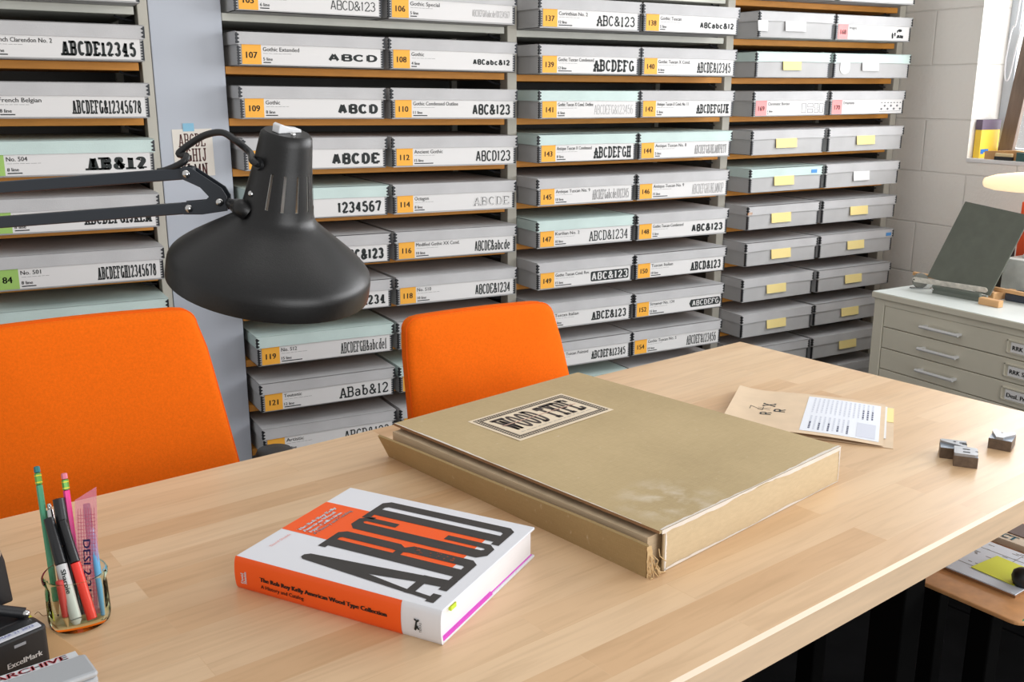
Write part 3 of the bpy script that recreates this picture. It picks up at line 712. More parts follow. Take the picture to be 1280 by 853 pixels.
for i in range(8):
    z1 = zt - .0725 * i; z0 = z1 - .0695
    if z0 < .06: break
    d = build(MB().box((.002, .043, z0), (.4, DY - .043, z1)), 'drawer', M['cabinet'], ct, bevel=.0015)
    zc = (z0 + z1) / 2
    for yh in (.822, .205):
        h = MB().tube([(-.022, yh, zc), (-.022, yh + .141, zc)], .0055, 8); h.box((-.022, yh + .004, zc - .004), (.003, yh + .014, zc + .004)); h.box((-.022, yh + .127, zc - .004), (.003, yh + .137, zc + .004))
        build(h, 'handle', M['alu'], d, smooth=True, label='brushed metal bar handle')
    y1 = .672; y0 = .535
    hf = MB(); zl0, zl1 = zc - .020, zc + .020
    for (a, b) in (((-.002, y0, zl0), (.002, y1, zl0 + .003)), ((-.002, y0, zl1 - .003), (.002, y1, zl1)), ((-.002, y1 - .003, zl0), (.002, y1, zl1)), ((-.002, y0, zl0), (.002, y0 + .003, zl1))): hf.box(a, b)
    build(hf, 'label_holder', M['cabinet'], d)
    if names[i]:
        build(MB().box((-.001, y0 + .004, zl0 + .004), (.0018, y1 - .014, zl1 - .006)), 'drawer_label', M['label'], d, label='white drawer label')
        m = MB(); G = Matrix(((0, 0, -1, -.0016), (-1, 0, 0, 0), (0, 1, 0, 0), (0, 0, 0, 1)))
        put_text(m, names[i] + 's', -(y1 - .020), zc - .008, .0130, G, 'l', fat=.0007)
        build(m, 'lettering', M['ink'], d, fix=False)
build(MB().prism(arc(0, 0, .006, .004, 0, 340, 9), 0, .0006, frame((.0012, .47, zt - .155), (0, -1, 0), (0, 0, 1)).copy()), 'red_stain', mat('red_stain', (150, 82, 70), .8), ct)

CT = zz(-.6635)      # cabinet top
# wooden stand, green board, ruler, roll and other things on the cabinet
st = thing('wooden_stand', 'small pale wooden stand under the dark green board', 'stand', (0, 0, 0))
build(MB().box((2.788, 1.852, CT), (2.812, 1.923, CT + .022)), 'rail', mat('pale_wood', (214, 168, 118), .55, var=.1, scale=20, stretch=(6, 1, 6)), st, bevel=.002)
build(MB().box((2.905, 1.80, CT + .026), (2.918, 2.27, CT + .038)), 'rail', MATS['pale_wood'], st, bevel=.002)
build(MB().box((2.874, 1.93, CT), (2.99, 1.95, CT + .026)), 'rail', MATS['pale_wood'], st, bevel=.002)
build(MB().box((2.874, 2.10, CT), (2.99, 2.12, CT + .026)), 'rail', MATS['pale_wood'], st, bevel=.002)
BLp, BRp, TLp = Vector((2.862, 2.176, zz(-.6235))), Vector((2.852, 1.930, zz(-.6445))), Vector((2.982, 2.153, zz(-.3715)))
fm = frame(BLp, BRp - BLp, TLp - BLp)
t = tag(build(MB().prism([(0, 0), (.2475, 0), (.2475, .281), (0, .281)], -.005, 0, fm), 'green_board', [mat('slate_green', (98, 102, 92), .7, var=.08, scale=25)], bevel=.001), 'dark grey-green board leaning tilted on the cabinet top', 'board')
t = thing('copy_holder', 'dark green metal ledge holding the foot of the leaning board', 'holder', (0, 0, 0))
fm = frame((2.806, 2.108, CT), (.012, -.166, 0), (1, 0, 0))
fm = Matrix.Translation((2.806, 2.108, CT)) @ Matrix.Rotation(R(-86), 4, 'Z')
build(MB().prism([(0, 0), (.030, 0), (.042, .016), (.018, .016), (.006, .030), (-.006, .026), (.002, .012)], 0, .168, fm @ Matrix(((0, 0, 1, 0), (1, 0, 0, 0), (0, 1, 0, 0), (0, 0, 0, 1)))), 'ledge', mat('holder_green', (104, 110, 102), .5), t, bevel=.001)
build(MB().sphere(fm @ Vector((.004, -.004, .014)), .004, n=8), 'rivet', M['chrome'], t, smooth=True)
rl = frame((2.800, 2.178, zz(-.6275)), (.020, -.252, .006), (-.30, 0, .94))
t = thing('steel_ruler', 'worn steel ruler lying across the foot of the green board', 'ruler')
build(MB().prism(rrect(-.006, -.0092, .262, .0092, .009), 0, .0015, rl), 'blade', mat('worn_steel', (206, 200, 190), .5, metal=.1, var=.2, scale=60), t)
build(MB().prism(arc(0, 0, .0028, .0028, 0, 342, 19), .0015, .0018, rl), 'hole', M['dark'], t)
t = thing('tape_dispenser', 'round grey tape roll on a clear stand at the ruler end', 'tape dispenser', (2.838, 2.183, CT), R(58))
build(MB().lathe([(.001, -.007), (.025, -.007), (.026, -.005), (.026, .005), (.025, .007), (.001, .007)], 28, Matrix.Translation((0, 0, .0275)) @ Matrix.Rotation(R(90), 4, 'Y')), 'roll', mat('roll_grey', (120, 120, 112), .4), t, smooth=True)
clear = mat('clear_plastic', (225, 228, 228), .08); clear.node_tree.nodes['Principled BSDF'].inputs['Transmission Weight'].default_value = .85
build(MB().prism([(-.03, 0), (.035, 0), (.05, .012), (.03, .02), (-.01, .004), (-.03, .004)], -.009, .009, Matrix.Rotation(R(-90), 4, 'Z') @ Matrix.Rotation(R(90), 4, 'X')), 'stand', clear, t)
t = thing('plastic_case', 'dark blue-black plastic case behind the wooden rail', 'case', (2.945, 1.875, CT), R(4))
build(MB().box((-.03, -.07, 0), (.04, .045, .026)), 'case_body', mat('navy_plastic', (52, 60, 74), .4), t, bevel=.004)
build(MB().box((-.022, -.06, .026), (.032, .035, .029)), 'case_lid', M['black'], t, bevel=.002)
t = thing('tissue_box', 'pale grey marbled tissue box at the right edge of the frame', 'tissue box', (3.04, 1.80, CT), R(3))
m_ = mat('marbled_card', (200, 206, 204), .6, var=.25, scale=14)
build(MB().box((0, 0, 0), (.115, .215, .115)), 'carton', m_, t, bevel=.003)
tm = MB(); vs = []; fs = []
for i in range(6):
    for j in range(12):
        a = 2 * PI * j / 12; rr = .03 * (1 - i / 5) ** .6 * (1 + .35 * math.sin(a * 3 + i)) + .002
        vs.append((.058 + rr * math.cos(a) * .6, .150 + rr * math.sin(a), .115 + .045 * i / 5 + .006 * math.sin(a * 2)))
for i in range(5):
    for j in range(12): fs.append((i * 12 + j, i * 12 + (j + 1) % 12, (i + 1) * 12 + (j + 1) % 12, (i + 1) * 12 + j))
tm.add(vs, fs); build(tm, 'tissue', M['white'], t, smooth=True)
t = thing('orange_binder', 'orange-red binder standing behind the tissue box', 'binder', (3.175, 1.78, CT), R(2))
build(MB().box((0, 0, 0), (.05, .285, .29)), 'cover', mat('orange_red_card', (226, 84, 40), .6), t, bevel=.004)
build(MB().box((.006, .01, .29), (.044, .12, .32)), 'divider_sheets', mat('red_card', (205, 40, 30), .6), t, bevel=.001)
t = thing('black_box', 'black upright box between the green board and the binder', 'box', (3.06, 2.032, CT))
build(MB().box((0, 0, 0), (.05, .06, .14)), 'carton', M['black'], t, bevel=.002); build(MB().box((-.001, -.001, .11), (.051, .061, .142)), 'lid', M['black'], t, bevel=.002)
# lit task lamp at the right edge
t = thing('task_lamp', 'lit warm-white task lamp shade at the right edge above the board', 'lamp', (3.10, 1.72, CT))
glow = mat('glowing_shade', (250, 226, 190), .5, emit=((255, 226, 180), 0.85))
prof = [(.004, .0), (.018, .012), (.027, .05), (.033, .12), (.036, .2), (.036, .34), (.030, .37), (.004, .385)]
build(MB().lathe(prof, 20, Matrix.Translation((0, .452, .350)) @ Matrix.Rotation(R(-4), 4, 'X') @ Matrix.Rotation(R(90), 4, 'X') @ Matrix.Diagonal((1.2, 1, 1, 1))), 'lamp_shade', glow, t, smooth=True)
build(MB().tube([(0, 0, .02), (.02, 0, .2), (.01, .02, .34), (0, .12, .366)], .007, 8), 'stem', M['white'], t, smooth=True)
build(MB().lathe([(.001, 0), (.07, 0), (.07, .012), (.02, .024), (.001, .024)], 24), 'base', M['white'], t, smooth=True)

# ------------------------------------------------------------------ things on the window sill
SZ = WZ0 + .004
t = thing('yellow_box', 'yellow carton with purple top band on the window sill', 'box', (3.497, 2.484, SZ))
build(MB().box((0, 0, 0), (.112, .027, .108)), 'carton', mat('yellow_card', (246, 206, 66), .5), t, bevel=.001)
build(MB().box((-.0005, -.0005, .108), (.1125, .0275, .146)), 'top_band', mat('purple_card', (98, 84, 104), .5), t, bevel=.001)
build(MB().prism([(.006, .016), (.024, .016), (.024, .022), (.052, .022), (.052, .034), (.006, .034)], .0, .001, Matrix(((1, 0, 0, 0), (0, 0, -1, 0), (0, 1, 0, 0), (0, 0, 0, 1)))), 'blue_patch', mat('blue_print', (40, 120, 205), .5), t)
t = thing('wood_block', 'tan wooden block in front of the yellow carton on the sill', 'block', (3.482, 2.20, SZ))
build(MB().prism([(0, 0), (.25, 0), (.25, .030), (.13, .038), (.03, .034), (0, .033)], 0, .03, Matrix(((0, 0, -1, .03), (1, 0, 0, 0), (0, 1, 0, 0), (0, 0, 0, 1)))), 'block', mat('tan_wood', (196, 150, 98), .6, var=.1, scale=20), t, bevel=.001)
t = thing('block_brush', 'small black-bristled brush with pale wooden back on the sill', 'brush', (3.470, 2.325, SZ))
build(MB().box((0, 0, 0), (.010, .075, .013)), 'bristles', M['black'], t, bevel=.001); build(MB().box((0, 0, .013), (.010, .073, .026)), 'wooden_back', mat('beige_wood', (218, 196, 150), .5), t, bevel=.003)
t = thing('teal_box', 'small dark teal tin at the right frame edge on the sill', 'tin', (3.470, 2.26, SZ))
build(MB().box((0, 0, 0), (.010, .05, .024)), 'tin_body', mat('teal_tin', (56, 92, 90), .5), t, bevel=.001); build(MB().box((-.0005, 0, .024), (.0105, .05, .032)), 'lid', MATS['teal_tin'], t, bevel=.001)
t = thing('brown_plank', 'dark brown wooden frame rail leaning against the window', 'plank', (0, 0, 0))
mm = frame((3.592, 2.4685, SZ + .006), (0, -.997, -.08), (.05, -.08, .99))
build(MB().prism([(0, 0), (.060, 0), (.060, .47), (0, .47)], -.010, .010, mm), 'rail', mat('dark_wood', (108, 90, 76), .5, var=.2, scale=12, stretch=(8, 8, 1)), t, bevel=.002)
build(MB().prism([(-.004, 0), (.011, 0), (.011, .47), (-.004, .47)], -.015, -.010, mm), 'moulding', mat('darker_wood', (84, 70, 60), .5), t, bevel=.002)
pts = [(3.570, y, zz(z)) for y, z in ((2.440, .32), (2.458, .22), (2.4675, .13), (2.468, .065), (2.460, .032), (2.449, .034), (2.441, .07), (2.432, .15), (2.418, .32))]
def smooth_path(p, n=6):
    p = [Vector(q) for q in p]; out = []
    for i in range(len(p) - 1):
        a = p[max(i - 1, 0)]; b = p[i]; c = p[i + 1]; d = p[min(i + 2, len(p) - 1)]
        for k in range(n):
            t_ = k / n
            out.append(0.5 * ((2 * b) + (c - a) * t_ + (2 * a - 5 * b + 4 * c - d) * t_ ** 2 + (3 * b - a - 3 * c + d) * t_ ** 3))
    out.append(p[-1]); return out
pts = [(3.570, 2.43, zz(1.1))] + pts + [(3.570, 2.41, zz(1.1))]
tag(build(MB().tube(smooth_path(pts), .0028, 8), 'blind_cord', M['white'], smooth=True), 'white looped blind cord hanging at the window corner', 'cord')

# ------------------------------------------------------------------ the big work table
TT = zz(-.600)
A0 = R(8.75)
tb = thing('work_table', 'large maple butcher-block work table filling the foreground', 'table', (1.6327, 1.7509, 0), A0)
TL_, TW_, TH_ = 2.9, .880, .0445      # local x runs left from the far right corner, local y runs towards the camera
b_ = .0045
mb = MB()
mb.add([(-TL_, -TW_ + b_, TT), (-.0 - b_, -TW_ + b_, TT), (-b_, -b_, TT), (-TL_, -b_, TT)], [(0, 1, 2, 3)], 0)
mb.add([(-TL_, -TW_, TT - b_), (0, -TW_, TT - b_), (-b_, -TW_ + b_, TT), (-TL_, -TW_ + b_, TT)], [(0, 1, 2, 3)], 2)
mb.add([(0, -TW_, TT - b_), (0, 0, TT - b_), (-b_, -b_, TT), (-b_, -TW_ + b_, TT)], [(0, 1, 2, 3)], 2)
mb.add([(0, 0, TT - b_), (-TL_, 0, TT - b_), (-TL_, -b_, TT), (-b_, -b_, TT)], [(0, 1, 2, 3)], 2)
mb.add([(-TL_, -TW_, TT - TH_), (0, -TW_, TT - TH_), (0, -TW_, TT - b_), (-TL_, -TW_, TT - b_)], [(0, 1, 2, 3)], 1)
mb.add([(0, -TW_, TT - TH_), (0, 0, TT - TH_), (0, 0, TT - b_), (0, -TW_, TT - b_)], [(0, 1, 2, 3)], 1)
mb.add([(0, 0, TT - TH_), (-TL_, 0, TT - TH_), (-TL_, 0, TT - b_), (0, 0, TT - b_)], [(0, 1, 2, 3)], 1)
mb.add([(-TL_, 0, TT - TH_), (-TL_, -TW_, TT - TH_), (-TL_, -TW_, TT - b_), (-TL_, -TW_ + b_, TT), (-TL_, -b_, TT), (-TL_, 0, TT - b_)], [(0, 1, 2, 3, 4, 5)], 1)
mb.add([(-TL_, -TW_, TT - TH_), (-TL_, 0, TT - TH_), (0, 0, TT - TH_), (0, -TW_, TT - TH_)], [(0, 1, 2, 3)], 1)
build(mb, 'tabletop', [M['table'], M['table_edge'], M['arris']], tb)
for (x, y) in ((-.335, -.16), (-.46, -.72), (-2.75, -.16), (-2.75, -.72)):
    build(MB().box((x - .03, y - .03, 0), (x + .03, y + .03, TT - TH_)), 'leg', mat('black_leg', (7, 7, 7), .9, spec=.05), tb, bevel=.003)
build(MB().box((-2.72, -.165, TT - TH_ - .07), (-.48, -.155, TT - TH_)).box((-2.72, -.725, TT - TH_ - .07), (-.48, -.715, TT - TH_)), 'apron', MATS['black_leg'], tb)

# black floor mats under the table
for i, (x0, x1) in enumerate(((-1.6, .62), (.626, 2.2))):
    t = tag(build(MB().box((x0, -2.2, 0), (x1, .1, .012)), 'floor_mat', mat('rubber_mat', (8, 8, 9), .9, var=.35, scale=9, spec=.05), bevel=.004), ('black rubber floor mat under the table, left of the seam', 'black rubber floor mat right of the seam, below the brown side table')[i], 'mat')
    t.location = (1.6327, 1.7509, 0); t.rotation_euler = (0, 0, A0)

# ------------------------------------------------------------------ orange chairs
def chair(loc, rz, label, top, wt, wb, bh=.52, tilt=R(19)):
    """loc = floor point below the top centre of the backrest front; chair faces -Y"""
    t = thing('office_chair', label, 'chair', (loc[0], loc[1], 0), rz, 'orange upholstered chairs')
    # backrest outline (x, down)
    rc = .030; out = []
    hw = lambda s: wt / 2 + (wb - wt) / 2 * min(1, s / bh) ** .9
    for i in range(7): a = R(90 * i / 6); out.append((-hw(0) + rc - rc * math.cos(a) * 1.0, rc - rc * math.sin(a)))
    for i in range(1, 9): out.append((-hw(0) + (2 * hw(0)) * (i / 9), -.004 * math.sin(PI * i / 9)))
    for i in range(7): a = R(90 - 90 * i / 6); out.append((hw(0) - rc + rc * math.cos(a), rc - rc * math.sin(a)))
    n = 10
    for i in range(1, n): s = rc + (bh - 2 * rc) * i / n; out.append((hw(s), s))
    for i in range(7): a = R(90 * i / 6); out.append((hw(bh) - .04 + .04 * math.cos(a), bh - .04 + .04 * math.sin(a)))
    for i in range(7): a = R(90 + 90 * i / 6); out.append((-hw(bh) + .04 + .04 * math.cos(a), bh - .04 + .04 * math.sin(a)))
    for i in range(n - 1, 0, -1): s = rc + (bh - 2 * rc) * i / n; out.append((-hw(s), s))
    cy = bh * .5
    def P(x, s, y):     # recline: the lower part comes forward; gentle wrap of the sides
        y2 = y - .0 * x * x
        return (x, y2 * math.cos(tilt) - s * math.sin(tilt), top - s * math.cos(tilt) - y2 * math.sin(tilt) * 0)
    prof = [(0.02, .058), (.5, .058), (.88, .054), (.96, .050), (.992, .043), (1, .034), (1, .014), (.994, .006), (.978, .001), (.94, -.002), (.8, -.006), (.5, -.011), (.2, -.014), (.02, -.0145)]
    m = MB(); N = len(out); vs = []; fs = []
    for (k, y) in prof:
        for (x, s) in out:
            d = 1 - k
            px, ps = x * k, cy + (s - cy) * k
            if k > .9:      # keep an even margin near the rim
                L = math.hypot(x, s - cy); f = max(0, 1 - d * (bh * .5) / L); px, ps = x * f, cy + (s - cy) * f
            vs.append(P(px, ps, y))
    for i in range(len(prof) - 1):
        for j in range(N):
            j2 = (j + 1) % N; fs.append((i * N + j, i * N + j2, (i + 1) * N + j2, (i + 1) * N + j))
    fs.append(tuple(range(N))); fs.append(tuple(len(prof) * N - N + j for j in range(N)))
    m.add(vs, fs); b = build(m, 'backrest', M['fabric'], t, smooth=60)
    pp = [P(x * .999, cy + (s - cy) * .999, .012) for x, s in out]; pp.append(pp[0])
    build(MB().tube(pp, .0020, 6, cap=False), 'piping', M['piping'], b, smooth=True)
    # seat, arms, stem and five-star base (mostly hidden by the table)
    yb = -bh * math.sin(tilt); zs = .50
    seat = MB(); so = rrect(-.24, yb - .40, .24, yb + .02, .06, 6)
    sp = [(.02, .0), (.9, .0), (1, .02), (1, .06), (.97, .076), (.9, .082), (.5, .088), (.02, .09)]
    vs = []; fs = []; N = len(so); cx_, cy_ = 0, yb - .19
    for (k, z) in sp:
        for (x, y) in so: vs.append((x * k, cy_ + (y - cy_) * k, zs - .09 + z))
    for i in range(len(sp) - 1):
        for j in range(N): j2 = (j + 1) % N; fs.append((i * N + j, i * N + j2, (i + 1) * N + j2, (i + 1) * N + j))
    fs.append(tuple(range(N))); fs.append(tuple(len(sp) * N - N + j for j in range(N)))
    seat.add(vs, fs); build(seat, 'seat', M['fabric'], t, smooth=50)
    build(MB().tube(smooth_path([(0, yb - .1, zs - .10), (0, yb + .07, zs - .09), (0, yb + .10, zs + .02), (0, yb + .11, zs + .18)]), .02, 8), 'back_support', M['black'], t, smooth=True)
    build(MB().tube([(0, yb - .18, .09), (0, yb - .18, zs - .09)], [.028, .022], 12), 'stem', M['black'], t, smooth=True)
    for k in range(5):
        a = 2 * PI * k / 5 + .3; ex, ey = .26 * math.cos(a), .26 * math.sin(a)
        l = build(MB().tube([(0, yb - .18, .10), (ex, yb - .18 + ey, .065)], [.022, .014], 8), 'base_leg', M['black'], t, smooth=True)
        build(MB().lathe([(.001, -.02), (.028, -.02), (.03, 0), (.028, .02), (.001, .02)], 14, Matrix.Translation((ex, yb - .18 + ey, .03)) @ Matrix.Rotation(a, 4, 'Z') @ Matrix.Rotation(R(90), 4, 'X')), 'caster', M['black'], l, smooth=True)
    return t
def armrests(t, xs, zarm, yfront, zs=.46):
    for s in xs:
        p = smooth_path([(s * .86, yfront + .10, zs), (s * 1.02, yfront + .10, zs + .10), (s, yfront + .06, zarm - .02)])
        a = build(MB().tube(p, .014, 8), 'arm_post', M['black'], t, smooth=True)
        m = MB(); o = rrect(-.035, -.12, .035, .12, .034, 6)
        vs = []; fs = []; N = len(o)
        for (k, z) in ((.02, 0), (.9, 0), (1, .008), (1, .018), (.93, .028), (.6, .034), (.02, .036)):
            for (x, y) in o: vs.append((s + x * k, yfront + .03 + y * k, zarm - .036 + z))
        for i in range(6):
            for j in range(N): j2 = (j + 1) % N; fs.append((i * N + j, i * N + j2, (i + 1) * N + j2, (i + 1) * N + j))
        fs.append(tuple(range(N))); fs.append(tuple(6 * N + j for j in range(N)))
        m.add(vs, fs); build(m, 'armrest', M['black'], t, smooth=50)
c1 = chair((.179, 1.84), 0, 'orange upholstered office chair at the left, behind the pen jar', zz(-.397), .372, .50)
armrests(c1, (-.305, .305), zz(-.676), -.150)
c2_ = chair((.925, 1.757), 0, 'orange upholstered office chair behind the brown portfolio', zz(-.447), .345, .42)

# ------------------------------------------------------------------ brown portfolio
ex, ey = Vector((.973, .232, 0)), Vector((-.232, .973, 0))
pf = thing('portfolio', 'large worn tan cloth portfolio box labelled WOOD TYPE on the table', 'portfolio', (.7215, .8975, TT))
pf.rotation_euler = (0, 0, math.atan2(.232, .973))
def book_cloth(name, rgb, dirt=.86, scuff=None):
    m = mat(name, rgb, .85, bump=.3, bscale=1200); nt = m.node_tree; p = nt.nodes['Principled BSDF']; L = nt.links.new; c = srgb(*rgb)
    tc = nt.nodes.new('ShaderNodeTexCoord')
    def noise(scale, detail, lo, hi, a, b, stretch=(1, 1, 1)):
        mp = nt.nodes.new('ShaderNodeMapping'); mp.inputs['Scale'].default_value = stretch; L(tc.outputs['Object'], mp.inputs['Vector'])
        n = nt.nodes.new('ShaderNodeTexNoise'); n.inputs['Scale'].default_value = scale; n.inputs['Detail'].default_value = detail; L(mp.outputs[0], n.inputs['Vector'])
        r = nt.nodes.new('ShaderNodeValToRGB'); r.color_ramp.elements[0].position = lo; r.color_ramp.elements[1].position = hi
        r.color_ramp.elements[0].color = (*a, 1); r.color_ramp.elements[1].color = (*b, 1); L(n.outputs['Fac'], r.inputs['Fac']); return r.outputs['Color']
    def mix(kind, f, a, b):
        x = nt.nodes.new('ShaderNodeMix'); x.data_type = 'RGBA'; x.blend_type = kind
        if isinstance(f, float): x.inputs[0].default_value = f
        else: L(f, x.inputs[0])
        for k, v in ((6, a), (7, b)):
            if isinstance(v, tuple): x.inputs[k].default_value = v
            else: L(v, x.inputs[k])
        return x.outputs[2]
    o = mix('MULTIPLY', 1.0, c, noise(3.2, 6, .35, .65, (dirt, dirt * .99, dirt * .96), (1.03, 1.03, 1.03)))
    o = mix('MULTIPLY', 1.0, o, noise(60, 3, .3, .7, (.95, .94, .93), (1.04, 1.04, 1.04), (1, 14, 3)))
    o = mix('MULTIPLY', 1.0, o, noise(60, 3, .3, .7, (.95, .94, .93), (1.04, 1.04, 1.04), (14, 1, 14)))
    o = mix('MIX', noise(85, 10, .66, .80, (0, 0, 0), (.55, .55, .55), (1, 1.8, 1)), o, srgb(224, 212, 190))
    if scuff:      # rubbed pale patch on the cover
        d = nt.nodes.new('ShaderNodeVectorMath'); d.operation = 'DISTANCE'; d.inputs[1].default_value = scuff; L(tc.outputs['Object'], d.inputs[0])
        r = nt.nodes.new('ShaderNodeMapRange'); r.inputs['From Min'].default_value = .085; r.inputs['From Max'].default_value = .01; L(d.outputs['Value'], r.inputs['Value'])
        k = nt.nodes.new('ShaderNodeMath'); k.operation = 'MULTIPLY'; L(r.outputs[0], k.inputs[0])
        nn = noise(30, 10, .42, .68, (0, 0, 0), (.75, .75, .75)); L(nn, k.inputs[1])
        o = mix('MIX', k.outputs[0], o, srgb(226, 216, 198))
    L(o, p.inputs['Base Color']); return m
cloth = book_cloth('tan_book_cloth', (190, 169, 128), scuff=(.085, .050, .06))
inner = mat('brown_inner_board', (150, 112, 76), .85, var=.12, scale=18); pale = mat('frayed_board', (222, 214, 204), .9, var=.05, scale=40)
PW, PL, PH = .4455, .562, .060
build(MB().box((0, .004, .0), (PW, PL, .004)), 'bottom_board', cloth, pf, bevel=.001)
build(MB().box((-.006, .014, .004), (PW - .012, PL - .004, .0475)), 'page_block', mat('old_pages', (206, 184, 152), .9, var=.15, scale=30, stretch=(1, 1, 60)), pf)
cv = MB(); n = 14; vs = []; fs = []
for j in range(n + 1):
    for i in range(n + 1):
        u, v = i / n, j / n
        z = .0555 + .0035 * (1 - u) * math.sin(PI * v) * 0 - .0022 * math.sin(PI * u) * math.sin(PI * v)
        x = u * PW; y = v * PL
        vs.append((x, y, z + .004)); 
for j in range(n):
    for i in range(n): a = j * (n + 1) + i; fs.append((a, a + 1, a + n + 2, a + n + 1))
top0 = list(vs); cv.add(vs, fs, 0)
cv.add([(x, y, z - .004) for x, y, z in top0], fs, 1)
rim = [j * (n + 1) for j in range(n + 1)]
def edge(ids, mi):
    for a, b in zip(ids, ids[1:]):
        A, B = top0[a], top0[b]; cv.add([A, B, (B[0], B[1], B[2] - .004), (A[0], A[1], A[2] - .004)], [(0, 1, 2, 3)], mi)
edge([j * (n + 1) for j in range(n + 1)], 1); edge([j * (n + 1) + n for j in range(n + 1)], 0); edge(list(range(n + 1)), 0); edge([n * (n + 1) + i for i in range(n + 1)], 0)
cvo = build(cv, 'cover', [cloth, inner], pf, smooth=30)
def topz(x, y): u, v = x / PW, y / PL; return .0595 - .0022 * math.sin(PI * max(0, min(1, u))) * math.sin(PI * max(0, min(1, v)))
# side walls: fore edge (towards viewer's right), far and right sides hang from the cover like a box lid
build(MB().box((.010, .0, .0005), (PW, .0035, .0555)), 'front_wall', book_cloth('tan_side_cloth', (204, 184, 150), .95), pf, bevel=.0008)
build(MB().box((PW - .0035, .004, .0005), (PW, PL, .0555)).box((.012, PL - .0035, .0005), (PW - .004, PL, .0555)), 'rear_wall', cloth, pf, bevel=.0008)
# leaning spine flap on the long left side
sf = MB(); n = 16; vs = []; fs = []
for j in range(n + 1):
    v = j / n; y = .004 + v * (PL + .008 - .004)
    lean = .001 + .020 * v ** 1.3; h = .0440 + .002 * math.sin(v * 9) * .3 - .002 * v
    for (dx, dz) in ((-.019 + .012 * v, .0), (-.019 + .012 * v - lean * .55, h * .55), (-.019 + .012 * v - lean, h), (-.019 + .012 * v - lean + .004, h + .0012), (-.019 + .012 * v - lean * .5 + .004, h * .5), (-.019 + .012 * v + .004, .0)):
        vs.append((dx, y, dz))
for j in range(n):
    for i in range(6): a = j * 6 + i; b = j * 6 + (i + 1) % 6; fs.append((a, b, b + 6, a + 6))
fs.append(tuple(range(6))); fs.append(tuple(n * 6 + i for i in range(6)))
sf.add(vs, fs); sfo = build(sf, 'spine_flap', book_cloth('tan_spine_cloth', (174, 148, 102)), pf)  # darker copy of the cloth: the left side's shade is in the colour
# frayed pale edges
def frayed(path, w, name, par, up=(0, 0, 1), seed=1, z=.0004):
    random.seed(seed); m = MB(); k = 60
    pts = [Vector(path[0]).lerp(Vector(path[1]), i / k) for i in range(k + 1)]
    side = Vector(path[2]); wd = [random.uniform(.45, .95)]
    for i in range(k): wd.append(min(1.15, max(.3, wd[-1] + random.uniform(-.22, .22))))
    for i in range(k):
        a = pts[i] + side * (w * wd[i]); b = pts[i + 1] + side * (w * wd[i + 1])
        o = Vector(up) * z
        m.add([pts[i] + o, pts[i + 1] + o, b + o, a + o], [(0, 1, 2, 3)])
    return build(m, name, pale, par, fix=False)
frayed(((.004, .0, .0585), (PW, .0, .0585), (0, 1, 0)), .0052, 'frayed_edge', cvo, z=.0013)
frayed(((.004, -.0004, .0595), (PW, -.0004, .0595), (0, 0, -1)), .0055, 'frayed_edge', cvo, up=(0, -1, 0), seed=2)
frayed(((.000, .03, .0595), (.000, PL * .45, .0595), (1, 0, 0)), .0018, 'frayed_edge', cvo, z=.0004, seed=3)
frayed(((.000, PL * .45, .0595), (.000, PL, .0595), (1, 0, 0)), .0035, 'frayed_edge', cvo, z=.0004, seed=4)
frayed(((.012, -.0003, .0008), (PW, -.0003, .0008), (0, 0, 1)), .0035, 'frayed_edge', cvo, up=(0, -1, 0), seed=5)
frayed(((.0115, -.0003, .0), (.0115, -.0003, .056), (1, 0, 0)), .0035, 'frayed_edge', cvo, up=(0, -1, 0), seed=6)
frayed(((PW, -.0003, .004), (PW, -.0003, .056), (-1, 0, 0)), .004, 'frayed_edge', cvo, up=(0, -1, 0), seed=8)
m = MB(); random.seed(9)
for i in range(16):      # torn threads at the open corner
    z0 = random.uniform(.002, .036); x0 = random.uniform(-.018, .008)
    m.tube([(x0, .004, z0), (x0 + random.uniform(-.006, .006), random.uniform(-.004, .0), max(.0012, z0 - .006)), (x0 + random.uniform(-.004, .010), random.uniform(-.006, .0), max(.001, z0 - random.uniform(.01, .02)))], .0008, 5)
build(m, 'torn_threads', mat('torn_linen', (206, 176, 130), .9), pf)
m = MB(); random.seed(11)
fr = []
for j in range(12): fr.append((-.0185 - .001 * j / 11 + random.uniform(-.001, .001), .044 * j / 11))
m.add([(x - .0012, .0022, z) for x, z in fr] + [(x + random.uniform(.004, .009), .0022 - random.uniform(0, .003), z) for x, z in fr], [(j, j + 1, 13 + j, 12 + j) for j in range(11)])
build(m, 'torn_corner', MATS['torn_linen'], pf, fix=False)
random.seed(7)
# label
lx = lambda p: (ex.dot(Vector((p[0] - .7215, p[1] - .8975, 0))), ey.dot(Vector((p[0] - .7215, p[1] - .8975, 0))))
o0 = lx((.7325, 1.2690))
LW, LHt = .226, .126
fl = Matrix.Translation((o0[0], o0[1], topz(.1, .36) + .0004)) @ Matrix.Rotation(R(.6), 4, 'Z')
cream = mat('label_cream', (228, 212, 186), .7, var=.03, scale=30)
lb = build(MB().prism([(0, 0), (LW, 0), (LW, LHt), (0, LHt)], 0, .0008, fl), 'title_label', cream, cvo, label='cream printed label')
li = mat('label_ink', (70, 62, 58), .7); m = MB()
for (i0, i1) in ((.006, .0072), (.0145, .0155), (.0165, .0175)):
    for (a, b) in (((i0, i0), (LW - i0, i1)), ((i0, LHt - i1), (LW - i0, LHt - i0)), ((i0, i0), (i1, LHt - i0)), ((LW - i1, i0), (LW - i0, LHt - i0))):
        m.add([fl @ Vector((a[0], a[1], .0011)), fl @ Vector((b[0], a[1], .0011)), fl @ Vector((b[0], b[1], .0011)), fl @ Vector((a[0], b[1], .0011))], [(0, 1, 2, 3)])
k = 0
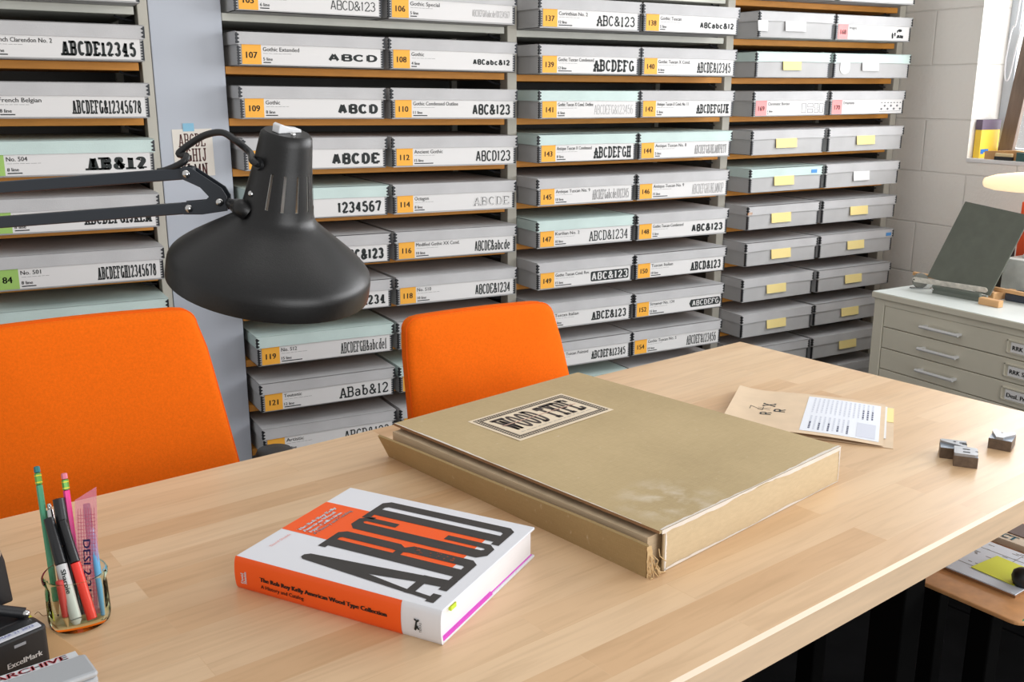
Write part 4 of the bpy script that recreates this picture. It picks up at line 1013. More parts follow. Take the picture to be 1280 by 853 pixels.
def link(cx_, cy_):
    for r0 in (.0030,):
        ring = arc(cx_, cy_, .0034, .0034, 0, 360, 10)
        ribbon(m, ring, .0010, .0010, fl, .0011, 0)
x = .0125
while x < LW - .01: link(x, .0108); link(x, LHt - .0108); x += .0052
y = .016
while y < LHt - .014: link(.0108, y); link(LW - .0108, y); y += .0052
build(m, 'chain_border', li, lb, fix=False)
m = MB()
wood_type(m, 'WOOD', .028, .112, .036, .100, fl, 'tuscan', .32, thin=.13, gap=.10, z=.0011)
wood_type(m, 'TYPE', .122, .200, .036, .100, fl, 'tuscan', .36, thin=.13, gap=.10, z=.0011)
for yy in (.068,):      # the split line through the letters
    m.add([fl @ Vector((.026, yy - .0012, .0014)), fl @ Vector((.202, yy - .0012, .0014)), fl @ Vector((.202, yy + .0012, .0014)), fl @ Vector((.026, yy + .0012, .0014))], [(0, 1, 2, 3)], 1)
xx = .030
while xx < .195:
    w_ = random.uniform(.006, .016); m.add([fl @ Vector((xx, .0270, .0011)), fl @ Vector((xx + w_, .0270, .0011)), fl @ Vector((xx + w_, .0280, .0011)), fl @ Vector((xx, .0280, .0011))], [(0, 1, 2, 3)], 2); xx += w_ + .003
build(m, 'title_lettering', [li, mat('label_pink', (214, 178, 160), .7), M['inkgrey']], lb, fix=False)

# ------------------------------------------------------------------ orange and white book
bk = thing('hardcover_book', 'thick hardcover with orange spine and giant black ABCD letters', 'book', (.4118, .8838, TT), R(33.8))
BW, BL_, BT = .238, .2945, .0425
jack = mat('jacket_white', (226, 228, 234), .45); jo = mat('jacket_orange', (248, 92, 18), .45); jk = mat('jacket_black', (52, 50, 49), .5, var=.1, scale=40)
jd = mat('jacket_overprint', (52, 34, 28), .5); mg = mat('magenta_endpaper', (214, 74, 196), .6); pg = mat('book_pages', (232, 231, 233), .8, var=.03, scale=20, stretch=(1, 1, 90))
t_ = .0032
build(MB().prism(rrect(0, 0, BW, BL_, .0015, 2), BT - t_, BT), 'front_cover', jack, bk, bevel=.0008)
build(MB().prism(rrect(0, 0, BW, BL_, .0015, 2), 0, t_), 'back_cover', jack, bk, bevel=.0008)
sp_ = MB(); vs = []; fs = []; n = 8
for (yy) in (0, BL_):
    for i in range(n + 1):
        a = R(-90 + 180 * i / n) ; vs.append((-.0042 * math.cos(a), yy, BT / 2 + BT / 2 * math.sin(a)))
    for i in range(n, -1, -1):
        a = R(-90 + 180 * i / n) ; vs.append((.003 - .0042 * math.cos(a) * .9, yy, BT / 2 + (BT / 2 - .0015) * math.sin(a)))
k = 2 * (n + 1)
for i in range(k): j = (i + 1) % k; fs.append((i, j, k + j, k + i))
fs.append(tuple(range(k))); fs.append(tuple(k + i for i in range(k)))
sp_.add(vs, fs); spo = build(sp_, 'spine', jack, bk, smooth=40)
def spx(v): # x of the spine surface at height v
    s_ = max(-1, min(1, (v - BT / 2) / (BT / 2))); return -.0042 * math.sqrt(max(0, 1 - s_ * s_))
m = MB(); vs = []; fs = []
for yy in (BL_ * .176, BL_ + .0002):
    for i in range(n + 1):
        a = R(-88 + 176 * i / n); vs.append((-.0046 * math.cos(a) - .0002, yy, BT / 2 + (BT / 2 + .0001) * math.sin(a)))
for i in range(n): fs.append((i, i + 1, n + 2 + i, n + 1 + i))
m.add(vs, fs); build(m, 'orange_spine_panel', jo, spo, smooth=40, fix=False)
G = Matrix(((0, 0, -1, -.0052), (-1, 0, 0, BL_), (0, 1, 0, 0), (0, 0, 0, 1)))     # spine: x runs from the head (left) to the tail, y up
m = MB()
put_text(m, 'The Rob Roy Kelly American Wood Type Collection', .137 * BL_, .45 * BT, .0056, G, 'l', width=.622 * BL_, fat=.0007)
put_text(m, 'A History and Catalog', .139 * BL_, .235 * BT, .0048, G, 'l', width=.22 * BL_, fat=.0002)
build(m, 'spine_title', mat('spine_ink', (50, 26, 18), .6), spo, fix=False)
m = MB(); G2 = Matrix(((0, 0, -1, -.0052), (0, -1, 0, BL_), (-1, 0, 0, 0), (0, 0, 0, 1)))
G3 = Matrix(((0, 0, -1, -.0052), (0, 1, 0, BL_), (1, 0, 0, 0), (0, 0, 0, 1)))
G3 = Matrix(((0, 0, -1, -.0053), (0, 1, 0, 0), (1, 0, 0, 0), (0, 0, 0, 1)))      # reads upward
put_text(m, 'David', .24 * BT, BL_ * .953, .0042, G3, 'l', fat=.0003); put_text(m, 'Shields', .24 * BT, BL_ * .936, .0042, G3, 'l', fat=.0003)
build(m, 'spine_author', jack, spo, fix=False)
m = MB()
put_text(m, 'TEXAS', .26 * BT, BL_ * .083, .003, G3, 'l')
for (a, b, c, d) in ((.112, .30, .104, .58), (.104, .58, .115, .62), (.104, .56, .094, .62), (.112, .30, .100, .44), (.102, .40, .094, .34)):
    ribbon(m, [(a * BL_, b * BT), (c * BL_, d * BT)], .0022, .0022, Matrix(((0, 0, -1, -.0053), (1, 0, 0, 0), (0, 1, 0, 0), (0, 0, 0, 1))), 0, 0)
build(m, 'publisher_mark', M['ink'], spo, fix=False)
pgs = build(MB().box((.001, .004, t_ + .0012), (BW - .005, BL_ - .004, BT - t_ - .0012)), 'page_block', pg, bk)
build(MB().box((.001, .003, t_), (BW - .003, BL_ - .003, t_ + .0012)).box((.001, .003, BT - t_ - .0012), (BW - .003, BL_ - .003, BT - t_)).box((.0, .0005, t_ + .0001), (BW * .50, .006, t_ + .0035)), 'endpapers', mg, bk, label='magenta endpapers')
build(MB().box((.020, .0005, BT - t_ - .0075), (.032, .0045, BT - t_ - .0020)), 'bookmark_tab', mat('yellow_green_tab', (196, 222, 60), .6), bk, label='small yellow-green page flag')
fc = [c for c in bk.children if c.name.startswith('front_cover')][0]
T = Matrix.Translation((0, 0, BT)); kx, ky = BW / .2286, BL_ / .292
U = T @ Matrix.Diagonal((kx, ky, 1, 1))
m = MB(); m.add([U @ Vector((.082, .040, .0002)), U @ Vector((.174, .040, .0002)), U @ Vector((.174, .2915, .0002)), U @ Vector((.082, .2915, .0002))], [(0, 1, 2, 3)])
build(m, 'orange_panel', jo, fc, fix=False)
# condensed octagonal wood letters: polygons with the counters left open
def quadstrip(m, outer, inner, z, closed=False):
    n = len(outer)
    for i in range(n if closed else n - 1):
        j = (i + 1) % n
        m.add([U @ Vector((*outer[i], z)), U @ Vector((*outer[j], z)), U @ Vector((*inner[j], z)), U @ Vector((*inner[i], z))], [(0, 1, 2, 3)])
def rect(m, x0, y0, x1, y1, z): m.add([U @ Vector((x0, y0, z)), U @ Vector((x1, y0, z)), U @ Vector((x1, y1, z)), U @ Vector((x0, y1, z))], [(0, 1, 2, 3)])
def poly(m, pts, z): m.add([U @ Vector((x, y, z)) for x, y in pts], [tuple(range(len(pts)))])
b0, t0 = .017, .219; z_ = .0005
m = MB()
# A
poly(m, [(.0205, .121), (.0320, .121), (.0510, .121), (.0430, .213), (.0380, .219), (.0320, .219), (.0280, .214)], z_)
poly(m, [(.0155, .060), (.0220, .060), (.0320, .121), (.0205, .121)], z_); poly(m, [(.0410, .060), (.0570, .060), (.0510, .121), (.0320, .121)], z_)
rect(m, .015, .049, .058, .060, z_)
poly(m, [(.013, .028), (.020, .028), (.022, .049), (.015, .049)], z_); poly(m, [(.043, .028), (.060, .028), (.058, .049), (.041, .049)], z_)
rect(m, .009, .017, .027, .028, z_); rect(m, .037, .017, .0635, .028, z_)
# B
rect(m, .070, b0, .088, t0, z_); rect(m, .064, b0, .070, .028, z_); rect(m, .064, .208, .070, t0, z_)
o = [(.088, t0), (.105, t0), (.112, .210), (.112, .128), (.106, .119), (.114, .110), (.114, .026), (.106, b0), (.088, b0)]
i_ = [(.088, .208), (.094, .208), (.096, .205), (.096, .131), (.094, .119), (.097, .107), (.097, .031), (.095, .028), (.088, .028)]
quadstrip(m, o, i_, z_); rect(m, .088, .1135, .0945, .1245, z_)
# C
o = [(.158, .161), (.158, .209), (.150, t0), (.132, t0), (.122, .209), (.122, .027), (.132, b0), (.150, b0), (.159, .027), (.159, .088)]
i_ = [(.1475, .161), (.1475, .205), (.1455, .208), (.1435, .208), (.1410, .205), (.1410, .031), (.1435, .028), (.1455, .028), (.1475, .031), (.1475, .088)]
quadstrip(m, o, i_, z_); rect(m, .155, .200, .161, t0, z_)
# D
rect(m, .168, b0, .186, t0, z_); rect(m, .161, b0, .168, .028, z_); rect(m, .161, .208, .168, t0, z_)
o = [(.186, t0), (.203, t0), (.211, .210), (.211, .026), (.203, b0), (.186, b0)]
i_ = [(.186, .208), (.193, .208), (.196, .204), (.196, .032), (.193, .028), (.186, .028)]
quadstrip(m, o, i_, z_)
build(m, 'cover_letters', jk, fc, fix=False)
m = MB(); rr_ = random.Random(3)     # worn patch printed in the B
for i in range(26): x = .097 + rr_.random() * .014; y = .045 + rr_.random() * .06; rect(m, x, y, x + rr_.uniform(.0006, .003), y + rr_.uniform(.0006, .003), .0008)
build(m, 'letter_wear', mat('wear_print', (150, 70, 36), .6), fc, fix=False)
m = MB()
K = T @ Matrix.Identity(4)
H_ = Matrix.Translation((0, 0, BT + .0008))
for i, (tx, w_) in enumerate((('The Rob Roy Kelly', .078), ('American Wood', .066), ('Type Collection', .068), ('A History and Catalog', .080))):
    put_text(m, tx, .0905, (.2655 - .0082 * i) * ky, .0056, H_, 'l', width=w_, fat=.0008 if i < 3 else .0003)
build(m, 'cover_title', jack, fc, fix=False)
m = MB(); put_text(m, 'David Shields', .038, .2685 * ky, .0042, H_, 'l', width=.038)
build(m, 'cover_author', mat('pink_print', (236, 150, 140), .6), fc, fix=False)

# ------------------------------------------------------------------ kraft envelope
en = thing('kraft_envelope', 'brown kraft envelope with printed white form, behind the portfolio', 'envelope', (1.3498, 1.4398, TT), math.atan2(-.773, .634))
kraft = mat('kraft_paper', (216, 192, 162), .75, var=.05, scale=25)
def sheet(x0, x1, y0, y1, zf, th, n=14):
    m = MB(); vs = []; fs = []
    for L in (0, 1):
        for j in range(n + 1):
            for i in range(n + 1):
                x = x0 + (x1 - x0) * i / n; y = y0 + (y1 - y0) * j / n; vs.append((x, y, zf(x, y) + (th if L else 0)))
    q = (n + 1) ** 2
    for j in range(n):
        for i in range(n):
            a = j * (n + 1) + i; fs.append((a, a + n + 1, a + n + 2, a + 1)); fs.append((q + a, q + a + 1, q + a + n + 2, q + a + n + 1))
    ring = [i for i in range(n + 1)] + [j * (n + 1) + n for j in range(1, n + 1)] + [n * (n + 1) + i for i in range(n - 1, -1, -1)] + [j * (n + 1) for j in range(n - 1, 0, -1)]
    for a, b in zip(ring, ring[1:] + ring[:1]): fs.append((a, b, q + b, q + a))
    m.add(vs, fs); return m
EWY = -.243
zb = lambda x, y: .0004 + .010 * max(0, 1 - x / .07) ** 2 + .0015 * math.sin(PI * (x / .29)) 
zf = lambda x, y: zb(x, y) + .0012 + .0050 * math.sin(PI * min(1, max(0, (x + .01) / .31))) * (1 - .25 * (y / EWY)) + .002 * (y / EWY) * math.sin(PI * min(1, max(0, x / .29)))
build(sheet(0, .296, EWY, 0, zb, .0005), 'back_sheet', kraft, en, smooth=40)
fr_ = build(sheet(0, .280, EWY, 0, zf, .0005), 'front_sheet', kraft, en, smooth=40)
fo = build(sheet(.138, .272, -.228, -.016, lambda x, y: zf(x, y) + .0007, .0003), 'printed_form', mat('form_white', (226, 230, 238), .7), en, smooth=40)
m = MB(); m2 = MB(); rr_ = random.Random(5)
def patch(mm_, x0, x1, y0, y1):
    mm_.add([(x, y, zf(x, y) + .0013) for x, y in ((x0, y0), (x1, y0), (x1, y1), (x0, y1))], [(0, 1, 2, 3)])
for c in range(14):
    x = .150 + c * .0082
    y = -.024
    while y > -.116:
        L = rr_.uniform(.006, .012); patch(m2 if (c < 11 or y > -.05) else m, x, x + .003, max(-.118, y - L), y); y -= L + .0035
    if c < 9:
        y = -.136
        while y > -.212:
            L = rr_.uniform(.006, .012); patch(m if (c % 2 == 0 and y < -.17) else m2, x + .001, x + .0042, max(-.216, y - L), y); y -= L + .002
patch(m2, .2335, .2655, -.219, -.140)
build(m, 'form_print', mat('navy_print', (92, 96, 120), .7), fo, fix=False); build(m2, 'form_table', mat('pale_blue_print', (204, 208, 220), .7), fo, fix=False)
m = MB()      # monogram: letters drawn as outlines, reading up the envelope
Lg = Matrix(((0, -1, 0, 0), (1, 0, 0, 0), (0, 0, 1, 0), (0, 0, 0, 1)))
wood_type(m, 'R', -.1350, -.1155, -.1050, -.0820, Lg, 'sans', .2, thin=.17); wood_type(m, 'R', -.1570, -.1400, -.0817, -.0590, Lg, 'sans', .22, thin=.17)
wood_type(m, 'X', -.1030, -.0850, -.0822, -.0586, Lg, 'slab', .2, thin=.14); wood_type(m, 'Z', -.1310, -.1080, -.0620, -.0370, Lg, 'slab', .06, thin=.05); wood_type(m, 'X', -.1280, -.1120, -.0750, -.0520, Lg, 'slab', .06, thin=.05)
for i in range(len(m.v)):
    x, y, z = m.v[i]; m.v[i] = (x, y, zf(x, y) + .0009)
build(m, 'monogram', M['ink'], fr_, fix=False)
build(sheet(.281, .2955, -.100, -.012, lambda x, y: zb(x, y) + .0008, .0004), 'yellow_card', mat('card_yellow', (246, 220, 150), .7), en)
build(sheet(.2790, .2835, -.20, -.010, lambda x, y: zb(x, y) + .0020, .0004), 'white_insert', M['label'], en)

# ------------------------------------------------------------------ wood type blocks
bw = mat('type_wood', (98, 82, 68), .5, var=.25, scale=120); face = mat('type_face', (150, 152, 156), .35, metal=.25, var=.12, scale=60)  # letter face grey is the sheen on black ink, put into the colour
shoulder = mat('type_shoulder', (150, 160, 172), .4, metal=.2)
def type_block(loc, ang, w, d, face_polys, holes, label):
    t = thing('wood_type_block', label, 'type block', (*loc, TT), ang, 'wood type blocks')
    build(MB().box((0, 0, 0), (w, d, .0185)), 'block', bw, t, bevel=.0005)
    build(MB().box((.0003, .0003, .0185), (w - .0003, d - .0003, .0188)), 'shoulder', shoulder, t)
    m = MB()
    for p in face_polys: m.prism([(x * w, y * d) for x, y in p], .0188, .0231)
    f = build(m, 'type_face', face, t, label='raised reversed letter face')
    m = MB()
    for (x0, y0, x1, y1) in holes: m.box((x0 * w, y0 * d, .0226), (x1 * w, y1 * d, .02325))
    if holes: build(m, 'counter', M['dark'], t)
    return t
type_block((1.3712, .9554), math.atan2(-.0288, .0222), .0364, .037, [[(.02, .0), (.86, 0), (.98, .10), (.98, .42), (.93, .5), (.98, .58), (.98, .9), (.86, 1), (.02, 1), (.0, .86), (0, .14)]], [(.36, .60, .66, .72), (.36, .22, .66, .36), (.88, .47, 1.0, .55)], 'wood type block of a letter B, nearest of the three')
type_block((1.3835, .9905), math.atan2(-.77, .64), .041, .034, [[(0, .92), (.02, .72), (1, .05), (1, .36), (.72, .55), (.72, .72), (1, .80), (1, 1), (.1, 1)]], [(.50, .66, .60, .78), (.82, .40, 1.0, .62)], 'wood type block of a letter A, just behind the B block')
type_block((1.4953, .9806), math.atan2(-.906, .423), .0365, .043, [[(.30, .0), (.62, 0), (.66, .14), (1, .70), (.98, .96), (.86, 1), (.62, .70), (.34, .74), (.14, 1), (.02, .96), (0, .72), (.26, .14)]], [(.40, .60, .48, .68)], 'wood type block with a V-shaped letter, apart at the right')

# ------------------------------------------------------------------ glass jar of pens
JC = Vector((.0672, 1.1370, TT))
jar = thing('glass_jar', 'short clear glass jar holding pens beside the stamps', 'jar', JC)
gm = bpy.data.materials.new('jar_glass'); gm.use_nodes = True
nt = gm.node_tree; nt.nodes.remove(nt.nodes['Principled BSDF']); out = nt.nodes['Material Output']
tr = nt.nodes.new('ShaderNodeBsdfTransparent'); tr.inputs[0].default_value = (.96, .98, .94, 1); gl = nt.nodes.new('ShaderNodeBsdfGlossy'); gl.inputs['Roughness'].default_value = 0.04; gl.inputs[0].default_value = (.95, 1, .93, 1)
fr0 = nt.nodes.new('ShaderNodeLayerWeight'); fr0.inputs[0].default_value = .10; mxs = nt.nodes.new('ShaderNodeMixShader')
nt.links.new(fr0.outputs['Fresnel'], mxs.inputs[0]); nt.links.new(tr.outputs[0], mxs.inputs[1]); nt.links.new(gl.outputs[0], mxs.inputs[2]); nt.links.new(mxs.outputs[0], out.inputs[0])
build(MB().lathe([(.0001, .0005), (.029, .0005), (.0332, .004), (.0340, .012), (.0332, .046), (.0322, .052), (.0336, .056), (.0352, .0585), (.0352, .0625), (.0338, .0645), (.0318, .063), (.0310, .0575), (.0313, .046), (.0320, .012), (.0306, .006), (.0001, .0045)], 48), 'jar_body', gm, jar, smooth=60)
def rod(name, label, cat, base, tip, segs, group='pens in the jar', nside=14):
    """segs: (part name, start, end, r0, r1, material[, part label]) as fractions from base to tip"""
    b = Vector(base); d = Vector(tip) - b; L = d.length
    t = thing(name, label, cat, b, group=group); q = d.to_track_quat('Z', 'Y'); t.rotation_mode = 'QUATERNION'; t.rotation_quaternion = q
    for s in segs:
        nm, f0, f1, r0, r1, mt = s[:6]
        r0 = max(r0, 1e-4); r1 = max(r1, 1e-4)
        e = min(.0008, (f1 - f0) * L * .2)
        build(MB().lathe([(r0 * .6, f0 * L), (r0, f0 * L + e), (r1, f1 * L - e), (r1 * .6, f1 * L)], nside, cap0=True, cap1=True), nm, mt, t, smooth=50, label=s[6] if len(s) > 6 else None)
    return t
zb_ = TT + .0055
gp = mat('pencil_green', (72, 158, 120), .35); pk = mat('pencil_pink', (238, 50, 150), .35); fer = mat('green_ferrule', (110, 170, 80), .35, metal=.4); ery = mat('eraser_teal', (52, 120, 124), .8); erp = mat('eraser_pink', (226, 130, 150), .8)
fy = mat('yellow_band', (225, 210, 60), .4, metal=.3); cedar = mat('cedar', (226, 188, 140), .6)
P3 = lambda x, y, z: (x, y, zz(z))
def pencil(base, tip, paint, eraser, label):
    return rod('pencil', label, 'pencil', base, tip, [('graphite_tip', 0, .015, .0004, .0012, M['ink']), ('sharpened_wood', .015, .10, .0012, .0035, cedar), ('shaft', .10, .875, .0036, .0036, paint), ('ferrule', .875, .955, .0038, .0038, fer), ('ferrule_band', .885, .897, .0040, .0040, fy), ('ferrule_band', .930, .942, .0040, .0040, fy), ('eraser', .955, 1, .0035, .0033, eraser)], nside=6)
pencil((.0452, 1.150, zb_), P3(.0454, 1.2210, -.4325), gp, ery, 'green pencil with teal eraser, tallest in the jar')
pencil((.0720, 1.157, zb_), P3(.0725, 1.2010, -.4395), pk, erp, 'bright pink pencil with pink eraser behind the black caps')
cap = mat('pen_cap_black', (28, 29, 32), .3); mkg = mat('marker_grey', (196, 198, 200), .4); red = mat('marker_red', (232, 52, 40), .35); blu = mat('pen_blue', (90, 165, 215), .35)
sh = rod('marker_pen', 'grey marker with black cap leaning in front in the jar', 'marker', (.0620, 1.1125, zb_ + .004), P3(.0495, 1.1800, -.4830), [('rounded_end', 0, .05, .0035, .0062, mkg), ('barrel', .05, .56, .0064, .0064, mkg), ('cap', .56, 1, .0067, .0058, cap, 'black cap'), ('clip', .60, .95, .0012, .0012, cap)])
for c in sh.children:
    if c.name.startswith('clip'): c.location = (0, -.0072, 0)
m = MB(); Ls = 0.13
sq = sh.rotation_quaternion.to_matrix(); cdir = sq.inverted() @ (Vector((0, 0, EYE)) - Vector(sh.location)); cdir.z = 0; cdir.normalize()
exx = Vector((0, 0, -1)); eyy = cdir.cross(exx)
put_text(m, 'Sharpie', -.064, -.0022, .0050, Matrix(((exx.x, eyy.x, cdir.x, cdir.x * .0066), (exx.y, eyy.y, cdir.y, cdir.y * .0066), (exx.z, eyy.z, cdir.z, 0), (0, 0, 0, 1))), 'l', width=.028, fat=.0003)
build(m, 'barrel_print', M['ink'], sh, fix=False)
rod('marker_pen', 'tall fat black marker standing at the centre of the jar', 'marker', (.0660, 1.139, zb_ + .001), P3(.0628, 1.1900, -.4650), [('barrel', 0, .60, .0062, .0062, cap), ('cap', .60, 1, .0075, .0066, cap), ('clip', .66, .95, .0012, .0012, cap)])
rm = rod('marker_pen', 'red marker with black cap at the front of the jar', 'marker', (.0785, 1.1175, zb_ + .0035), P3(.0632, 1.1740, -.4865), [('barrel', 0, .57, .0056, .0056, red), ('cap', .57, 1, .0058, .0050, cap, 'black cap'), ('clip', .62, .96, .0011, .0011, cap)])
rod('ballpoint_pen', 'black ballpoint pen behind the pink ruler in the jar', 'pen', (.0880, 1.148, zb_), P3(.0915, 1.1840, -.4755), [('barrel', 0, .55, .0036, .0036, mat('white_barrel', (220, 224, 228), .4)), ('cap', .55, 1, .0046, .0040, cap), ('clip', .6, .95, .001, .001, cap)])
rod('ballpoint_pen', 'light blue pen at the right side of the jar', 'pen', (.0925, 1.127, zb_), P3(.0920, 1.1690, -.5010), [('barrel', 0, .94, .0040, .0040, blu), ('end_plug', .94, 1, .0036, .0034, mat('pen_light_blue', (150, 205, 235), .4))])
rod('click_pen', 'red click pen with silver top behind the grey marker', 'pen', (.0555, 1.134, zb_), P3(.0525, 1.2010, -.4740), [('barrel', 0, .78, .0046, .0046, mat('dark_red_barrel', (168, 40, 50), .4)), ('silver_top', .78, .95, .0044, .0040, M['chrome'], 'silver top'), ('button', .95, 1, .0024, .0024, M['chrome'])])
rod('coloured_pencil', 'short red pencil with bare wooden tip at the jar bottom', 'pencil', (.0525, 1.1195, zb_), (.0500, 1.131, zb_ + .054), [('wooden_tip', 0, .22, .0008, .0040, cedar), ('shaft', .22, 1, .0042, .0042, mat('brick_red', (196, 62, 60), .5))], nside=8)
# pink transparent ruler
rt = thing('plastic_ruler', 'transparent pink plastic ruler slip with handwritten letters in the jar', 'ruler', (.0770, 1.1370, zb_ + .001), group='pens in the jar')
e2 = Vector((.0790, 1.1800, zz(-.4625))) - Vector((.0770, 1.1370, zb_)); L = e2.length
fmr = frame((0, 0, 0), (.94, -.34, 0), e2)
pr = mat('pink_clear', (232, 150, 176), .15); pr.node_tree.nodes['Principled BSDF'].inputs['Alpha'].default_value = .38
build(MB().prism([(-.012, 0), (.012, 0), (.012, L + .008), (-.012, L - .006)], -.0006, .0006, fmr), 'slip', pr, rt)
m = MB()
for i in range(7): ribbon(m, [(-.009 + i * .003, .010), (-.009 + i * .003, L - .016)], .0003, .0003, fmr, -.0009, 0)
for i in range(26): ribbon(m, [(-.010, .010 + i * .0042), (.010, .010 + i * .0042)], .0003, .0003, fmr, -.0009, 0)
for z in (.0009,):
    for i in range(7): ribbon(m, [(-.009 + i * .003, .010), (-.009 + i * .003, L - .016)], .0003, .0003, fmr, z, 0)
    for i in range(26): ribbon(m, [(-.010, .010 + i * .0042), (.010, .010 + i * .0042)], .0003, .0003, fmr, z, 0)
build(m, 'scale_grid', mat('magenta_grid', (176, 60, 90), .6), rt, fix=False)
m = MB(); put_text(m, 'DESI 2-212', -(L * .62), -.004, .008, fmr @ Matrix.Rotation(R(-90), 4, 'Z'), 'l', width=.070, fat=.0004, z=.0012)
build(m, 'handwriting', mat('violet_ink', (48, 34, 96), .6), rt, fix=False)

# ------------------------------------------------------------------ stamps at the bottom left
cd = tag(build(MB().prism([(-.16, .90), (.062, 1.050), (.0335, 1.126), (.012, 1.185), (-.080, 1.115)], TT + .0003, TT + .006, None), 'cardboard_tray', mat('tan_cardboard', (206, 164, 116), .8), bevel=.0008), 'tan cardboard sheet under the stamps at the lower left', 'cardboard')
CZ = TT + .0062
sk = tag(build(MB().prism([(.0020, 1.178), (.0115, 1.190), (.0300, 1.118), (.020, 1.106)], CZ, CZ + .0008), 'sticky_note', mat('sticky_yellow', (226, 222, 70), .7)), 'yellow sticky note poking out under the black stamp', 'sticky note')
sk.location = (0, 0, .0)
bs = thing('date_stamp', 'black self-inking date stamp with a metal-pivoted handle frame, lower left', 'stamp', (.030, 1.050, CZ), R(22))
bp = mat('stamp_black', (32, 33, 36), .4, bump=.08, bscale=600)
HB = .046
build(MB().prism(rrect(-.125, -.0, .0, .030, .006), 0, HB), 'housing', bp, bs, bevel=.004, segs=3)
build(MB().prism([(-.118, .001), (-.006, .001), (-.006, .010), (-.118, .010)], HB - .0005, HB + .0012), 'label_strip', mat('strip_grey', (206, 210, 220), .5), bs)
m = MB(); put_text(m, 'MAR 21 2023', -.012, .0035, .0045, Matrix.Translation((0, 0, HB + .0018)), 'r'); build(m, 'strip_print', mat('blue_print_ink', (90, 100, 170), .6), bs, fix=False)
FB = Matrix(((1, 0, 0, 0), (0, 0, -1, -.0008), (0, 1, 0, 0), (0, 0, 0, 1)))
m = MB(); put_text(m, 'ExcelMark', -.009, .014, .0062, FB, 'r', width=.036, fat=.0003); build(m, 'maker_lettering', M['label'], bs, fix=False)
build(MB().box((-.036, -.0006, HB - .012), (-.024, .001, HB - .009)), 'latch', mat('latch_grey', (150, 152, 158), .5), bs)
for (x, y) in ((-.018, .033),):
    build(MB().tube([(-.006, .036, HB + .002), (-.030, .050, HB + .012), (-.060, .064, HB + .024)], [.0062, .0058, .0055], 10), 'pivot_arm', bp, bs, smooth=True)
    build(MB().sphere((-.0065, .0315, HB + .0035), .0042, n=8), 'pivot_screw', M['chrome'], bs, smooth=True)
build(MB().prism(rrect(-.11, .030, -.002, .066, .006), 0, HB - .002), 'rear_housing', bp, bs, bevel=.004)
build(MB().prism([(-.034, .0), (-.001, .0), (-.004, .050), (-.008, .068), (-.014, .074), (-.024, .074), (-.030, .068)], -.086, -.070, Matrix.Translation((0, 0, HB + .002)) @ Matrix.Rotation(R(90), 4, 'X')), 'handle_frame', bp, bs, bevel=.003)
build(MB().tube([(-.016, .064, HB + .066), (-.016, .090, HB + .066)], .0062, 14), 'hinge_pin', M['chrome'], bs, smooth=True)
sp2 = MB(); pts = [(-.032 + a * .00030, .078 + .0055 * math.cos(a * .9), HB + .074 + .0055 * math.sin(a * .9)) for a in range(56)]
sp2.tube(pts, .0010, 5); build(sp2, 'spring', M['chrome'], bs, smooth=True)
gs = thing('archive_stamp', 'grey self-inking stamp with a clear window reading ARCHIVE, bottom left corner', 'stamp', (.0555, .9800, CZ), R(10))
gp_ = mat('stamp_grey', (172, 176, 180), .45)
HG = .049
build(MB().prism(rrect(-.15, -.055, .0, .0, .006), 0, HG - .007), 'housing', gp_, gs, bevel=.003, segs=3)
build(MB().prism(rrect(-.15, -.055, .0, -.014, .004), HG - .007, HG), 'front_ridge', gp_, gs, bevel=.003)
build(MB().box((-.146, -.0125, HG - .007), (-.006, -.0005, HG - .0022)), 'clear_window', mat('window_card', (214, 218, 222), .3), gs, bevel=.0005)
m = MB(); put_text(m, 'ARCHIVE', -.016, -.0112, .0085, Matrix.Translation((0, 0, HG - .0018)), 'r', width=.066, fat=.0007); build(m, 'impression', mat('stamp_red', (226, 96, 104), .6), gs, fix=False)
tag(build(MB().tube(smooth_path([(.022, 1.178, TT + .001), (.026, 1.176, TT + .004), (.030, 1.168, TT + .002), (.036, 1.170, TT + .001)]), .0004, 5), 'thread', mat('brown_thread', (130, 90, 60), .8), smooth=True), 'thin brown thread lying left of the glass jar', 'thread')

# ------------------------------------------------------------------ side table with papers below the front edge
STZ = zz(-.80)
sdt = thing('side_table', 'brown hardboard side table tucked below the front edge at right', 'table', (1.352, .790, 0), A0 * .75)
o = rrect(-.002, 0, .62, .50, .02)
build(MB().prism(o, STZ - .007, STZ), 'tabletop', mat('hardboard', (206, 150, 98), .5, var=.12, scale=40), sdt, bevel=.002)
for (x, y) in ((.11, .11), (.57, .11), (.11, .45), (.57, .45)):
    build(MB().box((x - .02, y - .02, .013), (x + .02, y + .02, STZ - .007)), 'leg', mat('black_leg', (7, 7, 7), .9, spec=.05), sdt, bevel=.003)
build(MB().prism([(.008, .006), (.016, .004), (.022, .007), (.014, .0085)], STZ, STZ + .0004), 'green_paint_mark', mat('green_paint', (40, 130, 80), .6), sdt)
c_, s_ = math.cos(R(-82.5)), math.sin(R(-82.5))
pad = thing('paper_form', 'white ruled form on a brown backing, on the side table', 'paper', (1.4145, .8465, STZ + .0003), R(97) - PI / 2)
build(MB().box((0, 0, 0), (.156, .22, .004)), 'backing_board', mat('brown_backing', (150, 106, 66), .7), pad)
build(MB().box((.001, .001, .004), (.155, .219, .006)), 'sheets', mat('form_paper', (214, 222, 232), .7), pad)
m = MB(); m.box((.04, .004, .006), (.0412, .216, .0064)); m.box((.12, .004, .006), (.1212, .216, .0064)); m.box((.04, .06, .006), (.152, .0612, .0064)); m.box((.04, .13, .006), (.152, .1312, .0064))
rr_ = random.Random(2)
for i in range(60):
    x, y = rr_.uniform(.05, .148), rr_.uniform(.015, .205); m.box((x, y, .006), (x + .0016, y + rr_.uniform(.004, .012), .0064))
build(m, 'form_print', M['inkgrey'], pad)
